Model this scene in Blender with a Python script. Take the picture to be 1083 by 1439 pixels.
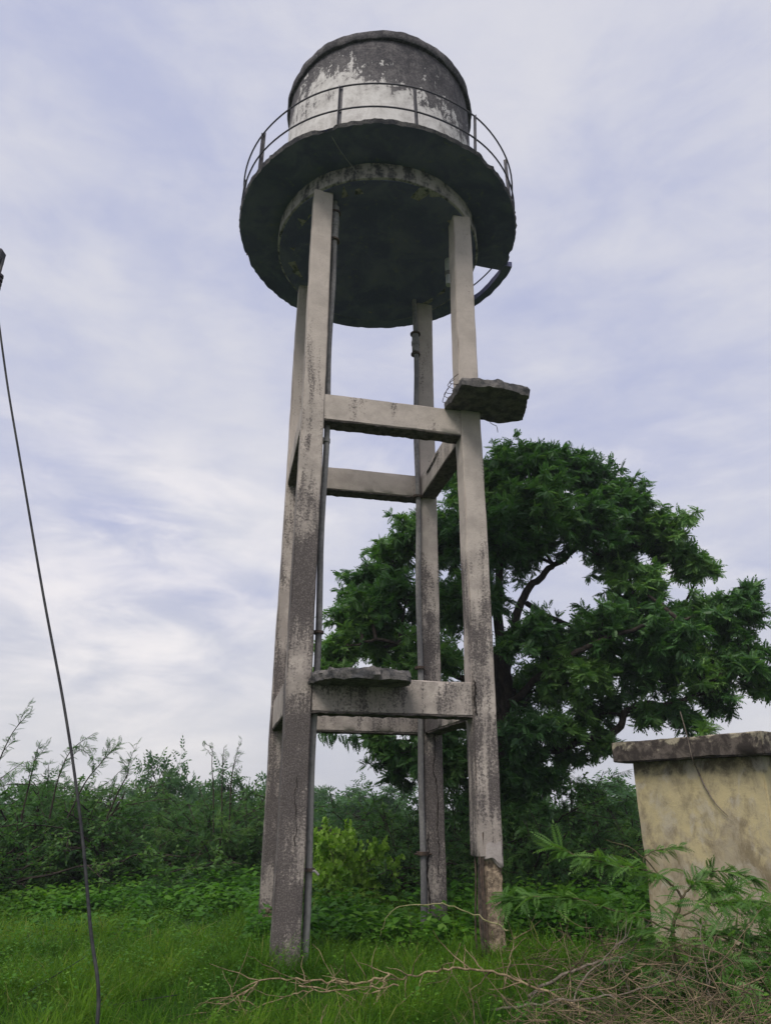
import bpy, bmesh, math, random
import numpy as np
from mathutils import Vector, Matrix, noise

random.seed(7)
RNG = np.random.default_rng(11)
S = bpy.context.scene
for o in list(bpy.data.objects):
    bpy.data.objects.remove(o)
COL = S.collection

# ------------------------------------------------------------------ camera
FPX, PITCH, ROLL, EYE = 993.84, 22.51, 0.29, 1.6
cam_d = bpy.data.cameras.new('camera')
cam = bpy.data.objects.new('camera', cam_d)
COL.objects.link(cam)
cam_d.sensor_fit = 'VERTICAL'
cam_d.sensor_height = 24.0
cam_d.lens = 24.0 * FPX / 1439.0
cam_d.clip_start = 0.05
cam_d.clip_end = 2000
cam.matrix_world = (Matrix.Translation((0, 0, EYE))
                    @ Matrix.Rotation(math.radians(90 + PITCH), 4, 'X')
                    @ Matrix.Rotation(math.radians(ROLL), 4, 'Z'))
S.camera = cam

# ------------------------------------------------------------------ node helper
class N:
    def __init__(self, tree):
        self.t = tree
        self.t.nodes.clear()
    def n(self, kind, **kw):
        nd = self.t.nodes.new('ShaderNode' + kind)
        ins = kw.pop('i', {})
        for k, v in kw.items():
            setattr(nd, k, v)
        for k, v in ins.items():
            self.set(nd.inputs[k], v)
        return nd
    def set(self, sock, v):
        if isinstance(v, bpy.types.NodeSocket):
            self.t.links.new(v, sock)
        else:
            if isinstance(v, (tuple, list)) and len(v) == 3 and sock.type == 'RGBA':
                v = (*v, 1)
            sock.default_value = v
    def math(self, op, a, b=0.0, clamp=False):
        nd = self.n('Math', operation=op, use_clamp=clamp)
        self.set(nd.inputs[0], a); self.set(nd.inputs[1], b)
        return nd.outputs[0]
    def noise(self, vec, scale, detail=4, rough=0.6, dist=0.0):
        nd = self.n('TexNoise')
        self.set(nd.inputs['Vector'], vec)
        nd.inputs['Scale'].default_value = scale
        nd.inputs['Detail'].default_value = detail
        nd.inputs['Roughness'].default_value = rough
        nd.inputs['Distortion'].default_value = dist
        return nd.outputs['Fac']
    def mapping(self, vec, scale=(1, 1, 1), loc=(0, 0, 0)):
        nd = self.n('Mapping')
        self.set(nd.inputs['Vector'], vec)
        nd.inputs['Scale'].default_value = scale
        nd.inputs['Location'].default_value = loc
        return nd.outputs[0]
    def smooth(self, v, a, b):
        nd = self.n('MapRange', interpolation_type='SMOOTHSTEP')
        self.set(nd.inputs['Value'], v)
        nd.inputs['From Min'].default_value = a
        nd.inputs['From Max'].default_value = b
        return nd.outputs[0]
    def mix(self, fac, a, b):
        nd = self.n('MixRGB')
        self.set(nd.inputs[0], fac); self.set(nd.inputs[1], a); self.set(nd.inputs[2], b)
        return nd.outputs[0]

# ------------------------------------------------------------------ world, sun, exposure
W = bpy.data.worlds.new('World'); S.world = W; W.use_nodes = True
w = N(W.node_tree)
SUN_EL, SUN_AZ = 52.0, 205.0      # azimuth from +Y, clockwise (behind the viewer, a little left)
sky = w.n('TexSky', sky_type='NISHITA', sun_disc=False)
sky.sun_elevation = math.radians(SUN_EL); sky.sun_rotation = math.radians(SUN_AZ)
sky.air_density = 1.0; sky.dust_density = 2.0; sky.ozone_density = 1.5
tc = w.n('TexCoord').outputs['Generated']
sep = w.n('SeparateXYZ', i={0: tc})
zz = w.math('MAXIMUM', sep.outputs[2], 0.0)
n1 = w.noise(w.mapping(tc, (1, 1, 1.7), (1.35, 0.4, 2.1)), 2.1, 3, 0.5, 0.3)
n2 = w.noise(w.mapping(tc, (1, 1, 2.2), (5.2, 0.9, 1.3)), 5.5, 6, 0.58, 0.35)
n4 = w.noise(w.mapping(tc, (1, 1, 3.0), (2.2, 3.9, 0.3)), 14, 6, 0.6, 0.4)
mixn = w.math('ADD', w.math('ADD', w.math('MULTIPLY', n1, 0.58), w.math('MULTIPLY', n2, 0.32)), w.math('MULTIPLY', n4, 0.10))
cm = w.smooth(mixn, 0.37, 0.64)
cloud = w.mix(cm, (0.490, 0.522, 0.715), (0.715, 0.715, 0.785))
lowf = w.smooth(zz, 0.40, 0.02)
cloud = w.mix(w.math('MULTIPLY', lowf, 0.85), cloud, w.mix(cm, (0.585, 0.59, 0.65), (0.74, 0.725, 0.745)))
n3 = w.noise(w.mapping(tc, (1, 1, 3.0), (7.3, 2.2, 0.6)), 5.0, 5, 0.55, 0.5)
bright = w.math('MULTIPLY', w.smooth(n3, 0.50, 0.78), w.math('MULTIPLY', w.smooth(zz, 0.60, 0.32), w.smooth(zz, 0.08, 0.22)))
cloud = w.mix(w.math('MULTIPLY', bright, 0.55), cloud, (1.0, 0.955, 0.93))
# thin place in the cloud low on the left, where the sky glows
glow = w.n('VectorMath', operation='DOT_PRODUCT', i={0: tc, 1: (-0.350, 0.908, 0.230)}).outputs['Value']
gl = w.math('MULTIPLY', w.smooth(glow, 0.955, 0.998), w.smooth(w.noise(w.mapping(tc, (1, 1, 2.6)), 6.5, 5, .55, .4), .34, .70))
cloud = w.mix(w.math('MULTIPLY', gl, 0.6), cloud, (1.10, 1.03, 0.99))
skys = w.n('VectorMath', operation='SCALE', i={0: sky.outputs[0], 'Scale': 0.075}).outputs[0]
final = w.mix(0.90, skys, cloud)
bg = w.n('Background', i={0: final, 1: 0.53})
wo = w.n('OutputWorld', i={0: bg.outputs[0]})

sd = bpy.data.lights.new('sun', 'SUN'); sd.energy = 1.5; sd.angle = math.radians(25); sd.color = (1.0, 0.95, 0.88)
so = bpy.data.objects.new('sun', sd); COL.objects.link(so)
az, el = math.radians(SUN_AZ), math.radians(SUN_EL)
sdir = Vector((math.sin(az) * math.cos(el), math.cos(az) * math.cos(el), math.sin(el)))
so.rotation_euler = sdir.to_track_quat('Z', 'Y').to_euler()
so.location = sdir * 60

S.view_settings.view_transform = 'Standard'
S.view_settings.look = 'None'
S.view_settings.gamma = 1.0
S.view_settings.exposure = 1.0
S.view_settings.use_curve_mapping = False

# ------------------------------------------------------------------ pixel -> world
_p, _r = math.radians(PITCH), math.radians(ROLL)
def ray(px, py):
    X, Y = px - 541.5, py - 719.5
    x = X * math.cos(_r) + Y * math.sin(_r); y = -X * math.sin(_r) + Y * math.cos(_r)
    u = -y / FPX
    return Vector((x / FPX, math.cos(_p) - u * math.sin(_p), math.sin(_p) + u * math.cos(_p)))
def at(px, py, Y):
    d = ray(px, py); return Vector((0, 0, EYE)) + d * (Y / d.y)
def atz(px, py, z):
    d = ray(px, py); return Vector((0, 0, EYE)) + d * ((z - EYE) / d.z)

# ------------------------------------------------------------------ object helpers
def tag(o, label=None, cat=None, group=None, kind=None):
    if label: o['label'] = label
    if cat: o['category'] = cat
    if group: o['group'] = group
    if kind: o['kind'] = kind
    return o
def empty(name, loc=(0, 0, 0), rz=0.0):
    o = bpy.data.objects.new(name, None); COL.objects.link(o)
    o.location = loc; o.rotation_euler = (0, 0, rz); o.empty_display_size = 0.2
    return o
def link(name, me, mat=None, parent=None):
    o = bpy.data.objects.new(name, me); COL.objects.link(o)
    if mat is not None and not me.materials: me.materials.append(mat)
    if parent is not None: o.parent = parent
    return o
def from_bm(name, bm, mat, parent=None, sharp=40):
    me = bpy.data.meshes.new(name); bm.normal_update(); bm.to_mesh(me); bm.free()
    me.polygons.foreach_set('use_smooth', [True] * len(me.polygons))
    me.set_sharp_from_angle(angle=math.radians(sharp))
    return link(name, me, mat, parent)
def np_mesh(name, V, F, tint=None, smooth=False):
    """V (n,3); F (m,k) equal-sided faces"""
    me = bpy.data.meshes.new(name)
    V = np.ascontiguousarray(V, np.float32); F = np.ascontiguousarray(F, np.int32)
    m, k = F.shape
    me.vertices.add(len(V)); me.vertices.foreach_set('co', V.ravel())
    me.loops.add(m * k); me.loops.foreach_set('vertex_index', F.ravel())
    me.polygons.add(m)
    me.polygons.foreach_set('loop_start', np.arange(0, m * k, k, dtype=np.int32))
    if smooth: me.polygons.foreach_set('use_smooth', np.ones(m, bool))
    if tint is not None:
        a = me.attributes.new('tint', 'FLOAT', 'POINT'); a.data.foreach_set('value', np.ascontiguousarray(tint, np.float32))
    me.update(calc_edges=True)
    return me
def fnoise(p, s, seed=0.0):
    return noise.noise(Vector((p[0] * s + seed, p[1] * s + seed * 1.7, p[2] * s - seed)))
def grid_axis(a, b, seg, bev):
    L = b - a; n = max(1, round((L - 2 * bev) / seg))
    return [a] + [a + bev + (L - 2 * bev) * k / n for k in range(n + 1)] + [b]
def rough_box(name, lo, hi, mat, parent=None, seg=0.12, bev=0.012, amp=0.006, chip=0.012, chips=3.0, seed=0.0, M=None, warp=None):
    """box with worn, chipped edges and slightly uneven faces"""
    ax = [grid_axis(lo[k], hi[k], seg, min(bev, (hi[k] - lo[k]) * .3)) for k in range(3)]
    bm = bmesh.new(); vs = {}
    nn = [len(a) - 1 for a in ax]
    def v(i, j, k):
        key = (i, j, k)
        if key not in vs:
            co = Vector((ax[0][i], ax[1][j], ax[2][k]))
            idx = (i, j, k); ext = [(-1 if idx[c] == 0 else 1 if idx[c] == nn[c] else 0) for c in range(3)]
            ne = sum(1 for e in ext if e)
            off = noise.noise_vector(co * 2.3 + Vector((seed, seed * 2, 0))) * amp + noise.noise_vector(co * 9 + Vector((seed, 0, seed))) * amp * .5
            if ne >= 2:
                c = bev * .55 + chip * max(0, fnoise(co, chips, seed + 5) * 1.8 - .1) + chip * .6 * max(0, fnoise(co, chips * 4, seed + 9))
                off += Vector([-e * c for e in ext])
            co = co + off
            if warp: co = warp(co)
            vs[key] = bm.verts.new(co)
        return vs[key]
    for c in range(3):
        a, b = [(1, 2), (2, 0), (0, 1)][c]
        for side in (0, nn[c]):
            for i in range(nn[a]):
                for j in range(nn[b]):
                    q = []
                    for di, dj in ((0, 0), (1, 0), (1, 1), (0, 1)):
                        idx = [0, 0, 0]; idx[c] = side; idx[a] = i + di; idx[b] = j + dj
                        q.append(v(*idx))
                    if side == 0: q.reverse()
                    bm.faces.new(q)
    if M is not None: bm.transform(M)
    return from_bm(name, bm, mat, parent, 50)
def tube_arrays(pts, radii, sides=6, closed=False, cap=True):
    P = np.array([tuple(p) for p in pts], float); n = len(P)
    if np.isscalar(radii): radii = [radii] * n
    R = np.array(radii, float)
    T = np.gradient(P, axis=0)
    if closed:
        T = np.roll(P, -1, 0) - np.roll(P, 1, 0)
    T /= np.linalg.norm(T, axis=1)[:, None] + 1e-12
    up = np.array([0, 0, 1.0]); A = np.cross(T, up); bad = np.linalg.norm(A, axis=1) < 0.15
    A[bad] = np.cross(T[bad], np.array([1.0, 0, 0])); A /= np.linalg.norm(A, axis=1)[:, None]
    for k in range(1, n):
        if np.dot(A[k], A[k - 1]) < 0: A[k] = -A[k]
    B = np.cross(T, A)
    th = np.linspace(0, 2 * np.pi, sides, endpoint=False)
    V = (P[:, None] + R[:, None, None] * (np.cos(th)[None, :, None] * A[:, None] + np.sin(th)[None, :, None] * B[:, None])).reshape(-1, 3)
    F = []
    for k in range(n if closed else n - 1):
        k2 = (k + 1) % n
        for s in range(sides):
            s2 = (s + 1) % sides
            F.append((k * sides + s, k * sides + s2, k2 * sides + s2, k2 * sides + s))
    if cap and not closed:
        nv = len(V); V = np.vstack([V, P[0], P[-1]])
        for s in range(0, sides):
            s2 = (s + 1) % sides
            F.append((nv, s2, s, s)); F.append((nv + 1, (n - 1) * sides + s, (n - 1) * sides + s2, (n - 1) * sides + s2))
    return V, F
class Tubes:
    def __init__(self): self.V = []; self.F = []; self.n = 0
    def add(self, pts, radii, sides=5, closed=False):
        V, F = tube_arrays(pts, radii, sides, closed, cap=False)
        self.V.append(V); self.F.append(np.array(F) + self.n); self.n += len(V)
    def mesh(self, name): return np_mesh(name, np.vstack(self.V), np.vstack(self.F), smooth=True)
def tube(name, pts, radii, mat, parent=None, sides=8, closed=False):
    """a single capped tube"""
    P = [Vector(p) for p in pts]
    V, F = tube_arrays(P, radii, sides, closed, cap=False)
    bm = bmesh.new(); vs = [bm.verts.new(v) for v in V]
    for f in F: bm.faces.new([vs[i] for i in f])
    if not closed:
        bm.faces.new(list(reversed(vs[:sides]))); bm.faces.new(vs[-sides:])
    bmesh.ops.recalc_face_normals(bm, faces=bm.faces)
    return from_bm(name, bm, mat, parent, 50)
def bez(p0, p1, p2, n=8):
    return [p0 * (1 - t) ** 2 + p1 * 2 * t * (1 - t) + p2 * t * t for t in [k / n for k in range(n + 1)]]
def smooth_path(pts, n=5):
    P = [Vector(p) for p in pts]; out = []
    for k in range(len(P) - 1):
        a = P[max(k - 1, 0)]; b = P[k]; c = P[k + 1]; d = P[min(k + 2, len(P) - 1)]
        for j in range(n):
            t = j / n
            out.append(0.5 * ((2 * b) + (c - a) * t + (2 * a - 5 * b + 4 * c - d) * t * t + (3 * b - a - 3 * c + d) * t ** 3))
    out.append(P[-1]); return out

# ------------------------------------------------------------------ materials
def mat_new(name):
    m = bpy.data.materials.new(name); m.use_nodes = True
    return m, N(m.node_tree)
def finish(n, bsdf, disp=None):
    o = n.n('OutputMaterial', i={0: bsdf})
def principled(n, color, rough=0.8, normal=None, **kw):
    b = n.n('BsdfPrincipled', i={'Base Color': color, 'Roughness': rough})
    if normal is not None: n.t.links.new(normal, b.inputs['Normal'])
    for k, v in kw.items(): n.set(b.inputs[k], v)
    return b.outputs[0]
def bump(n, h, dist=0.01, strength=0.6):
    return n.n('Bump', i={'Height': h, 'Distance': dist, 'Strength': strength}).outputs[0]

def concrete_mat(name, seed, clean=(0.475, 0.415, 0.365), worn=(0.31, 0.27, 0.24), dark=(0.048, 0.041, 0.040), zclean=7.2, amount=0.0):
    """old cement render; black weather stains run down the lower two thirds"""
    m, n = mat_new(name)
    oc = n.n('TexCoord').outputs['Object']
    v = n.mapping(oc, (1, 1, 1), (seed * 3.7, seed * 1.3, seed * 5.1))
    z = n.n('SeparateXYZ', i={0: oc}).outputs[2]
    big = n.noise(n.mapping(v, (1.4, 1.4, 0.55)), 1.7, 5, 0.6, 0.6)
    band = n.noise(n.mapping(v, (.5, .5, 1.0), (seed * 7.1, 0, seed * 2.9)), 0.85, 3, 0.5, 0.2)
    streak = n.noise(n.mapping(v, (5, 5, 0.42)), 1.6, 6, 0.62, 0.5)
    speck = n.noise(v, 38, 4, 0.7)
    spk = n.noise(v, 120, 2, 0.6)
    tone = n.noise(v, 3.0, 6, 0.65)
    zf = n.smooth(z, zclean + 1.0, zclean - 3.5)
    base = n.mix(n.smooth(tone, 0.35, 0.65), clean, tuple(c * 0.86 for c in clean))
    base = n.mix(n.math('MULTIPLY', n.smooth(n.math('ADD', tone, n.math('MULTIPLY', zf, .18)), 0.48, 0.72), n.math('ADD', n.math('MULTIPLY', zf, .75), .25)), base, worn)
    s = n.math('ADD', n.math('ADD', n.math('MULTIPLY', big, 0.50), n.math('MULTIPLY', streak, 0.48)), n.math('MULTIPLY', n.math('SUBTRACT', band, .46), n.math('ADD', n.math('MULTIPLY', zf, .75), .1)))
    s = n.math('ADD', s, n.math('MULTIPLY', zf, 0.105 + amount))
    s = n.math('ADD', s, n.math('MULTIPLY', n.math('SUBTRACT', speck, 0.5), 0.46))
    mask = n.smooth(s, 0.560, 0.690)
    pit = n.noise(v, 70, 3, 0.7)
    col = n.mix(n.math('MULTIPLY', mask, 0.90), base, n.mix(n.smooth(pit, .46, .64), dark, tuple(c * 3.2 for c in dark)))
    col = n.mix(n.math('MULTIPLY', n.smooth(spk, 0.5, 0.75), 0.35), col, tuple(c * .45 for c in worn))
    h = n.math('ADD', n.math('MULTIPLY', speck, .6), n.math('ADD', n.math('MULTIPLY', spk, .3), n.math('MULTIPLY', tone, 1.2)))
    finish(n, principled(n, col, 0.9, bump(n, h, 0.012, 0.7), **{'Specular IOR Level': 0.25}))
    return m
M_COL = [concrete_mat('column_concrete_%d' % k, k + 1, amount=a, zclean=zc) for k, (a, zc) in enumerate([(0.065, 7.3), (0.025, 6.8), (0.0, 6.6), (0.005, 5.8)])]
M_BEAM = concrete_mat('beam_concrete', 8.3, amount=-0.045)
M_BROKEN = concrete_mat('broken_concrete', 4.1, clean=(0.25, 0.235, 0.22), worn=(0.16, 0.15, 0.145), amount=0.06, zclean=12)

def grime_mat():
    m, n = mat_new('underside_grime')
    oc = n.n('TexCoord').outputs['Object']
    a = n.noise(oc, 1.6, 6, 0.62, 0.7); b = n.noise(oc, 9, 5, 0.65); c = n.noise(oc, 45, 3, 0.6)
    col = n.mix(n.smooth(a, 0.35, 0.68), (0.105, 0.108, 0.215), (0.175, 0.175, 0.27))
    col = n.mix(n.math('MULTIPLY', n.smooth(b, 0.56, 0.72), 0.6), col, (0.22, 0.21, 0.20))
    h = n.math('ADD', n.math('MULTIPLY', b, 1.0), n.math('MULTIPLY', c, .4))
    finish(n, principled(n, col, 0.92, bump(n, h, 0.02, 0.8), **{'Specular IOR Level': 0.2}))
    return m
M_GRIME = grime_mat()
M_EDGE = None

def ring_mat():
    m, n = mat_new('ring_beam_concrete')
    oc = n.n('TexCoord').outputs['Object']
    a = n.noise(n.mapping(oc, (4, 4, .8)), 1.5, 5, 0.65, .3); b = n.noise(oc, 12, 5, 0.65)
    col = n.mix(n.smooth(n.math('ADD', n.math('MULTIPLY', a, .6), n.math('MULTIPLY', b, .4)), 0.44, 0.60), (0.34, 0.31, 0.28), (0.06, 0.06, 0.062))
    finish(n, principled(n, col, 0.9, bump(n, b, 0.02, 0.7), **{'Specular IOR Level': 0.2}))
    return m
M_RING = ring_mat()

def tank_mat():
    """peeling limewash, black algae creeping down from the rim"""
    m, n = mat_new('tank_limewash')
    oc = n.n('TexCoord').outputs['Object']
    s3 = n.n('SeparateXYZ', i={0: oc}); z = s3.outputs[2]; x = s3.outputs[0]
    h = n.math('DIVIDE', n.math('SUBTRACT', z, 11.0), 2.95)
    big = n.noise(n.mapping(oc, (1, 1, .8), (2.3, 8.1, .4)), 1.15, 5, 0.6, 0.5)
    streak = n.noise(n.mapping(oc, (7, 7, 0.5)), 1.4, 6, 0.7, 0.3)
    mid = n.noise(n.mapping(oc, (1, 1, .75)), 4.6, 8, 0.74, 0.5)
    fine = n.noise(oc, 30, 5, 0.7)
    s = n.math('ADD', n.math('ADD', n.math('MULTIPLY', big, .50), n.math('MULTIPLY', streak, .30)), n.math('MULTIPLY', mid, .85))
    s = n.math('ADD', s, n.math('MULTIPLY', n.math('SUBTRACT', fine, .5), 0.30))
    s = n.math('ADD', s, n.math('MULTIPLY', n.math('POWER', h, 1.4), 0.60))
    s = n.math('ADD', s, n.math('MULTIPLY', x, 0.055))
    mask = n.smooth(s, 1.085, 1.16)
    soft = n.smooth(s, 0.92, 1.22)
    base = n.mix(n.smooth(mid, .35, .7), (0.60, 0.575, 0.55), (0.44, 0.415, 0.39))
    base = n.mix(n.math('MULTIPLY', soft, .40), base, (0.27, 0.25, 0.245))
    lowd = n.math('MULTIPLY', n.smooth(n.math('ADD', n.math('MULTIPLY', streak, .6), n.math('MULTIPLY', fine, .4)), .52, .68), .35)
    base = n.mix(lowd, base, (0.26, 0.24, 0.22))
    blk = n.mix(n.smooth(n.math('ADD', n.math('MULTIPLY', fine, .4), n.math('MULTIPLY', mid, .6)), .42, .66), (0.024, 0.022, 0.028), (0.15, 0.138, 0.138))
    col = n.mix(n.math('MULTIPLY', mask, .95), base, blk)
    hh = n.math('ADD', n.math('MULTIPLY', mid, .8), n.math('MULTIPLY', fine, .35))
    finish(n, principled(n, col, 0.92, bump(n, hh, 0.015, 0.6), **{'Specular IOR Level': 0.2}))
    return m
M_TANK = tank_mat()

def simple_mat(name, c1, c2, scale=8, rough=0.7, metallic=0.0, bumpd=0.004, spec=0.4, stretch=(1, 1, 1)):
    m, n = mat_new(name)
    oc = n.n('TexCoord').outputs['Object']
    a = n.noise(n.mapping(oc, stretch), scale, 5, 0.65, .2); b = n.noise(oc, scale * 7, 3, .6)
    col = n.mix(n.smooth(n.math('ADD', n.math('MULTIPLY', a, .7), n.math('MULTIPLY', b, .3)), .38, .64), c1, c2)
    finish(n, principled(n, col, rough, bump(n, n.math('ADD', a, n.math('MULTIPLY', b, .4)), bumpd, .7), **{'Specular IOR Level': spec, 'Metallic': metallic}))
    return m
M_EDGE = simple_mat('mouldy_edge', (0.035, 0.035, 0.042), (0.13, 0.12, 0.115), 6, .95, bumpd=.02, spec=.15)
M_PIPE = simple_mat('grey_pipe', (0.14, 0.135, 0.135), (0.30, 0.285, 0.27), 3, 0.85, spec=.2, stretch=(1, 1, .3))
M_PVC = simple_mat('pale_pipe', (0.42, 0.42, 0.43), (0.55, 0.55, 0.55), 4, 0.5)
M_RAIL = simple_mat('rusty_rail', (0.05, 0.052, 0.065), (0.10, 0.09, 0.09), 9, 0.7, .2)
M_RUST = simple_mat('rust', (0.04, 0.028, 0.022), (0.11, 0.075, 0.055), 14, 0.9)
M_CORE = simple_mat('spalled_core', (0.10, 0.075, 0.055), (0.40, 0.31, 0.22), 16, 0.95, bumpd=.03, spec=.15)
M_PATCH = simple_mat('cement_patch', (0.30, 0.265, 0.25), (0.40, 0.355, 0.33), 10, 0.9, spec=.2)
M_CRACK = simple_mat('crack_dark', (0.018, 0.015, 0.013), (0.04, 0.033, 0.028), 20, 1.0, spec=.05)
M_CABLE = simple_mat('cable_sheath', (0.012, 0.012, 0.015), (0.035, 0.036, 0.034), 6, 0.75, spec=.2)
M_POLE = simple_mat('pole_concrete', (0.25, 0.24, 0.23), (0.36, 0.35, 0.33), 5, 0.9)
M_PORC = simple_mat('insulator', (0.04, 0.03, 0.035), (0.08, 0.06, 0.05), 5, 0.25)
M_BARK = simple_mat('bark', (0.022, 0.018, 0.016), (0.065, 0.052, 0.042), 9, 0.95, bumpd=.03, spec=.1, stretch=(1, 1, .35))
M_STEM = simple_mat('green_stem', (0.06, 0.05, 0.03), (0.13, 0.115, 0.06), 9, 0.9, spec=.1)
M_DRY = simple_mat('dry_wood', (0.12, 0.088, 0.050), (0.33, 0.255, 0.155), 11, 0.9, spec=.1)
M_DRY2 = simple_mat('dry_wood_grey', (0.10, 0.08, 0.065), (0.22, 0.185, 0.15), 11, 0.9, spec=.1)
M_BRUSH = simple_mat('brushwood_bark', (0.055, 0.042, 0.030), (0.27, 0.20, 0.125), 3.5, 0.9, spec=.1)
M_TWIGG = simple_mat('greenish_twig', (0.16, 0.16, 0.07), (0.30, 0.27, 0.15), 11, 0.9, spec=.1)

def leaf_mat(name, cols, rough=0.5, transl=0.35, spec=0.35):
    m, n = mat_new(name)
    t = n.n('Attribute', attribute_name='tint').outputs['Fac']
    r = n.n('ValToRGB'); n.set(r.inputs[0], t)
    el = r.color_ramp.elements
    el[0].color = (*cols[0], 1); el[1].color = (*cols[-1], 1)
    for k, c in enumerate(cols[1:-1]):
        e = el.new((k + 1) / (len(cols) - 1)); e.color = (*c, 1)
    col = r.outputs[0]
    b = principled(n, col, rough, **{'Specular IOR Level': spec})
    tcol = n.n('MixRGB', blend_type='MULTIPLY', i={0: 1.0, 1: col, 2: (1.5, 1.7, 0.7, 1)}).outputs[0]
    tr = n.n('BsdfTranslucent', i={0: tcol}).outputs[0]
    mx = n.n('MixShader', i={0: transl, 1: b, 2: tr}).outputs[0]
    finish(n, mx)
    return m
M_NEEM = leaf_mat('neem_leaf', [(0.028, 0.078, 0.026), (0.066, 0.158, 0.044), (0.150, 0.27, 0.072)])
M_THORN = leaf_mat('thorn_bush_leaf', [(0.034, 0.088, 0.034), (0.066, 0.148, 0.046), (0.125, 0.215, 0.058)], .55, .42, .2)
M_FAR = leaf_mat('far_leaf', [(0.036, 0.090, 0.042), (0.058, 0.13, 0.052), (0.09, 0.17, 0.06)], .6, .35, .2)
M_VINE = leaf_mat('vine_leaf', [(0.09, 0.19, 0.022), (0.15, 0.29, 0.034), (0.23, 0.37, 0.055)], .5, .4)
M_WEED = leaf_mat('weed_leaf', [(0.030, 0.095, 0.014), (0.068, 0.180, 0.020), (0.15, 0.29, 0.032)], .55, .4, .2)
M_GRASS = leaf_mat('grass_blade', [(0.024, 0.074, 0.007), (0.056, 0.140, 0.010), (0.125, 0.225, 0.018), (0.27, 0.25, 0.09)], .7, .4, .10)
M_SAPL = leaf_mat('sapling_leaf', [(0.045, 0.115, 0.030), (0.090, 0.190, 0.042), (0.16, 0.28, 0.060)], .5, .4)

def ground_mat():
    m, n = mat_new('soil_and_sward')
    oc = n.n('TexCoord').outputs['Object']
    a = n.noise(oc, 0.7, 6, .6, .4); b = n.noise(oc, 9, 6, .7); c = n.noise(oc, 50, 3, .6)
    col = n.mix(n.smooth(a, .4, .65), (0.024, 0.055, 0.014), (0.045, 0.085, 0.020))
    col = n.mix(n.math('MULTIPLY', n.smooth(b, .55, .75), .6), col, (0.050, 0.040, 0.024))
    finish(n, principled(n, col, 1.0, bump(n, n.math('ADD', b, n.math('MULTIPLY', c, .3)), .04, .8), **{'Specular IOR Level': .1}))
    return m
M_GROUND = ground_mat()

def wall_mat():
    """ochre limewash, rubbed to grey cement below, with damp streaks"""
    m, n = mat_new('ochre_wall')
    oc = n.n('TexCoord').outputs['Object']
    z = n.n('SeparateXYZ', i={0: oc}).outputs[2]
    a = n.noise(n.mapping(oc, (1, 1, .8)), 1.3, 6, .6, .6); b = n.noise(oc, 5, 7, .7, .4); c = n.noise(oc, 40, 4, .65)
    st = n.noise(n.mapping(oc, (2.2, 2.2, 1.0), (3, 1, 4)), 1.7, 8, .72, .9)
    col = n.mix(n.smooth(b, .35, .65), (0.47, 0.395, 0.225), (0.39, 0.335, 0.21))
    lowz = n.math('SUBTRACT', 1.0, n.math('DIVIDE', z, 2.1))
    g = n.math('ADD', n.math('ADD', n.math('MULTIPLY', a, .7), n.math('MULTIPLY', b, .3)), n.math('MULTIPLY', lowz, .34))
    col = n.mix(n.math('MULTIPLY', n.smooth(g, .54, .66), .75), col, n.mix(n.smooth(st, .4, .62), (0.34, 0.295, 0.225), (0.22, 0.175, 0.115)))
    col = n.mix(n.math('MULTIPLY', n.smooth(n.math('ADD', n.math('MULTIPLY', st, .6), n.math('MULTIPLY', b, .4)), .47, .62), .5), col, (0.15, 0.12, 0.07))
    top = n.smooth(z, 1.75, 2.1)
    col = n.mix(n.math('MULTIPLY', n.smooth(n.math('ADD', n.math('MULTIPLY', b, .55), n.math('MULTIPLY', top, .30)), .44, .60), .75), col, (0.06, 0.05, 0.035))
    pale = n.noise(n.mapping(oc, (1.5, 1.5, 1), (4, 2, 9)), 2.2, 7, .7, .8)
    col = n.mix(n.math('MULTIPLY', n.smooth(pale, .52, .64), .55), col, (0.44, 0.40, 0.33))
    col = n.mix(n.math('MULTIPLY', n.smooth(c, .55, .75), .3), col, (0.12, 0.10, 0.07))
    finish(n, principled(n, col, .93, bump(n, n.math('ADD', b, n.math('MULTIPLY', c, .35)), .012, .6), **{'Specular IOR Level': .2}))
    return m
M_WALL = wall_mat()
def roof_mat():
    m, n = mat_new('mossy_roof_slab')
    oc = n.n('TexCoord').outputs['Object']
    z = n.n('SeparateXYZ', i={0: oc}).outputs[2]
    a = n.noise(n.mapping(oc, (1, 1, 1.4)), 2.6, 7, .68, .5); c = n.noise(oc, 35, 4, .65)
    s = n.math('ADD', a, n.math('MULTIPLY', n.math('SUBTRACT', z, 2.27), 0.75))
    b2 = n.noise(n.mapping(oc, (1, 1, 1), (6, 2, 1)), 7, 6, .7, .4)
    dk = n.mix(n.smooth(b2, .42, .62), (0.045, 0.037, 0.033), (0.125, 0.104, 0.088))
    s = n.math('ADD', s, n.math('MULTIPLY', n.math('SUBTRACT', b2, .5), .35))
    col = n.mix(n.smooth(s, .57, .67), dk, n.mix(n.smooth(b2, .4, .6), (0.26, 0.23, 0.17), (0.36, 0.32, 0.235)))
    col = n.mix(n.math('MULTIPLY', n.smooth(c, .5, .72), .5), col, (0.05, 0.042, 0.036))
    finish(n, principled(n, col, .93, bump(n, n.math('ADD', a, n.math('MULTIPLY', c, .4)), .012, .7), **{'Specular IOR Level': .2}))
    return m
M_ROOF = roof_mat()

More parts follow.
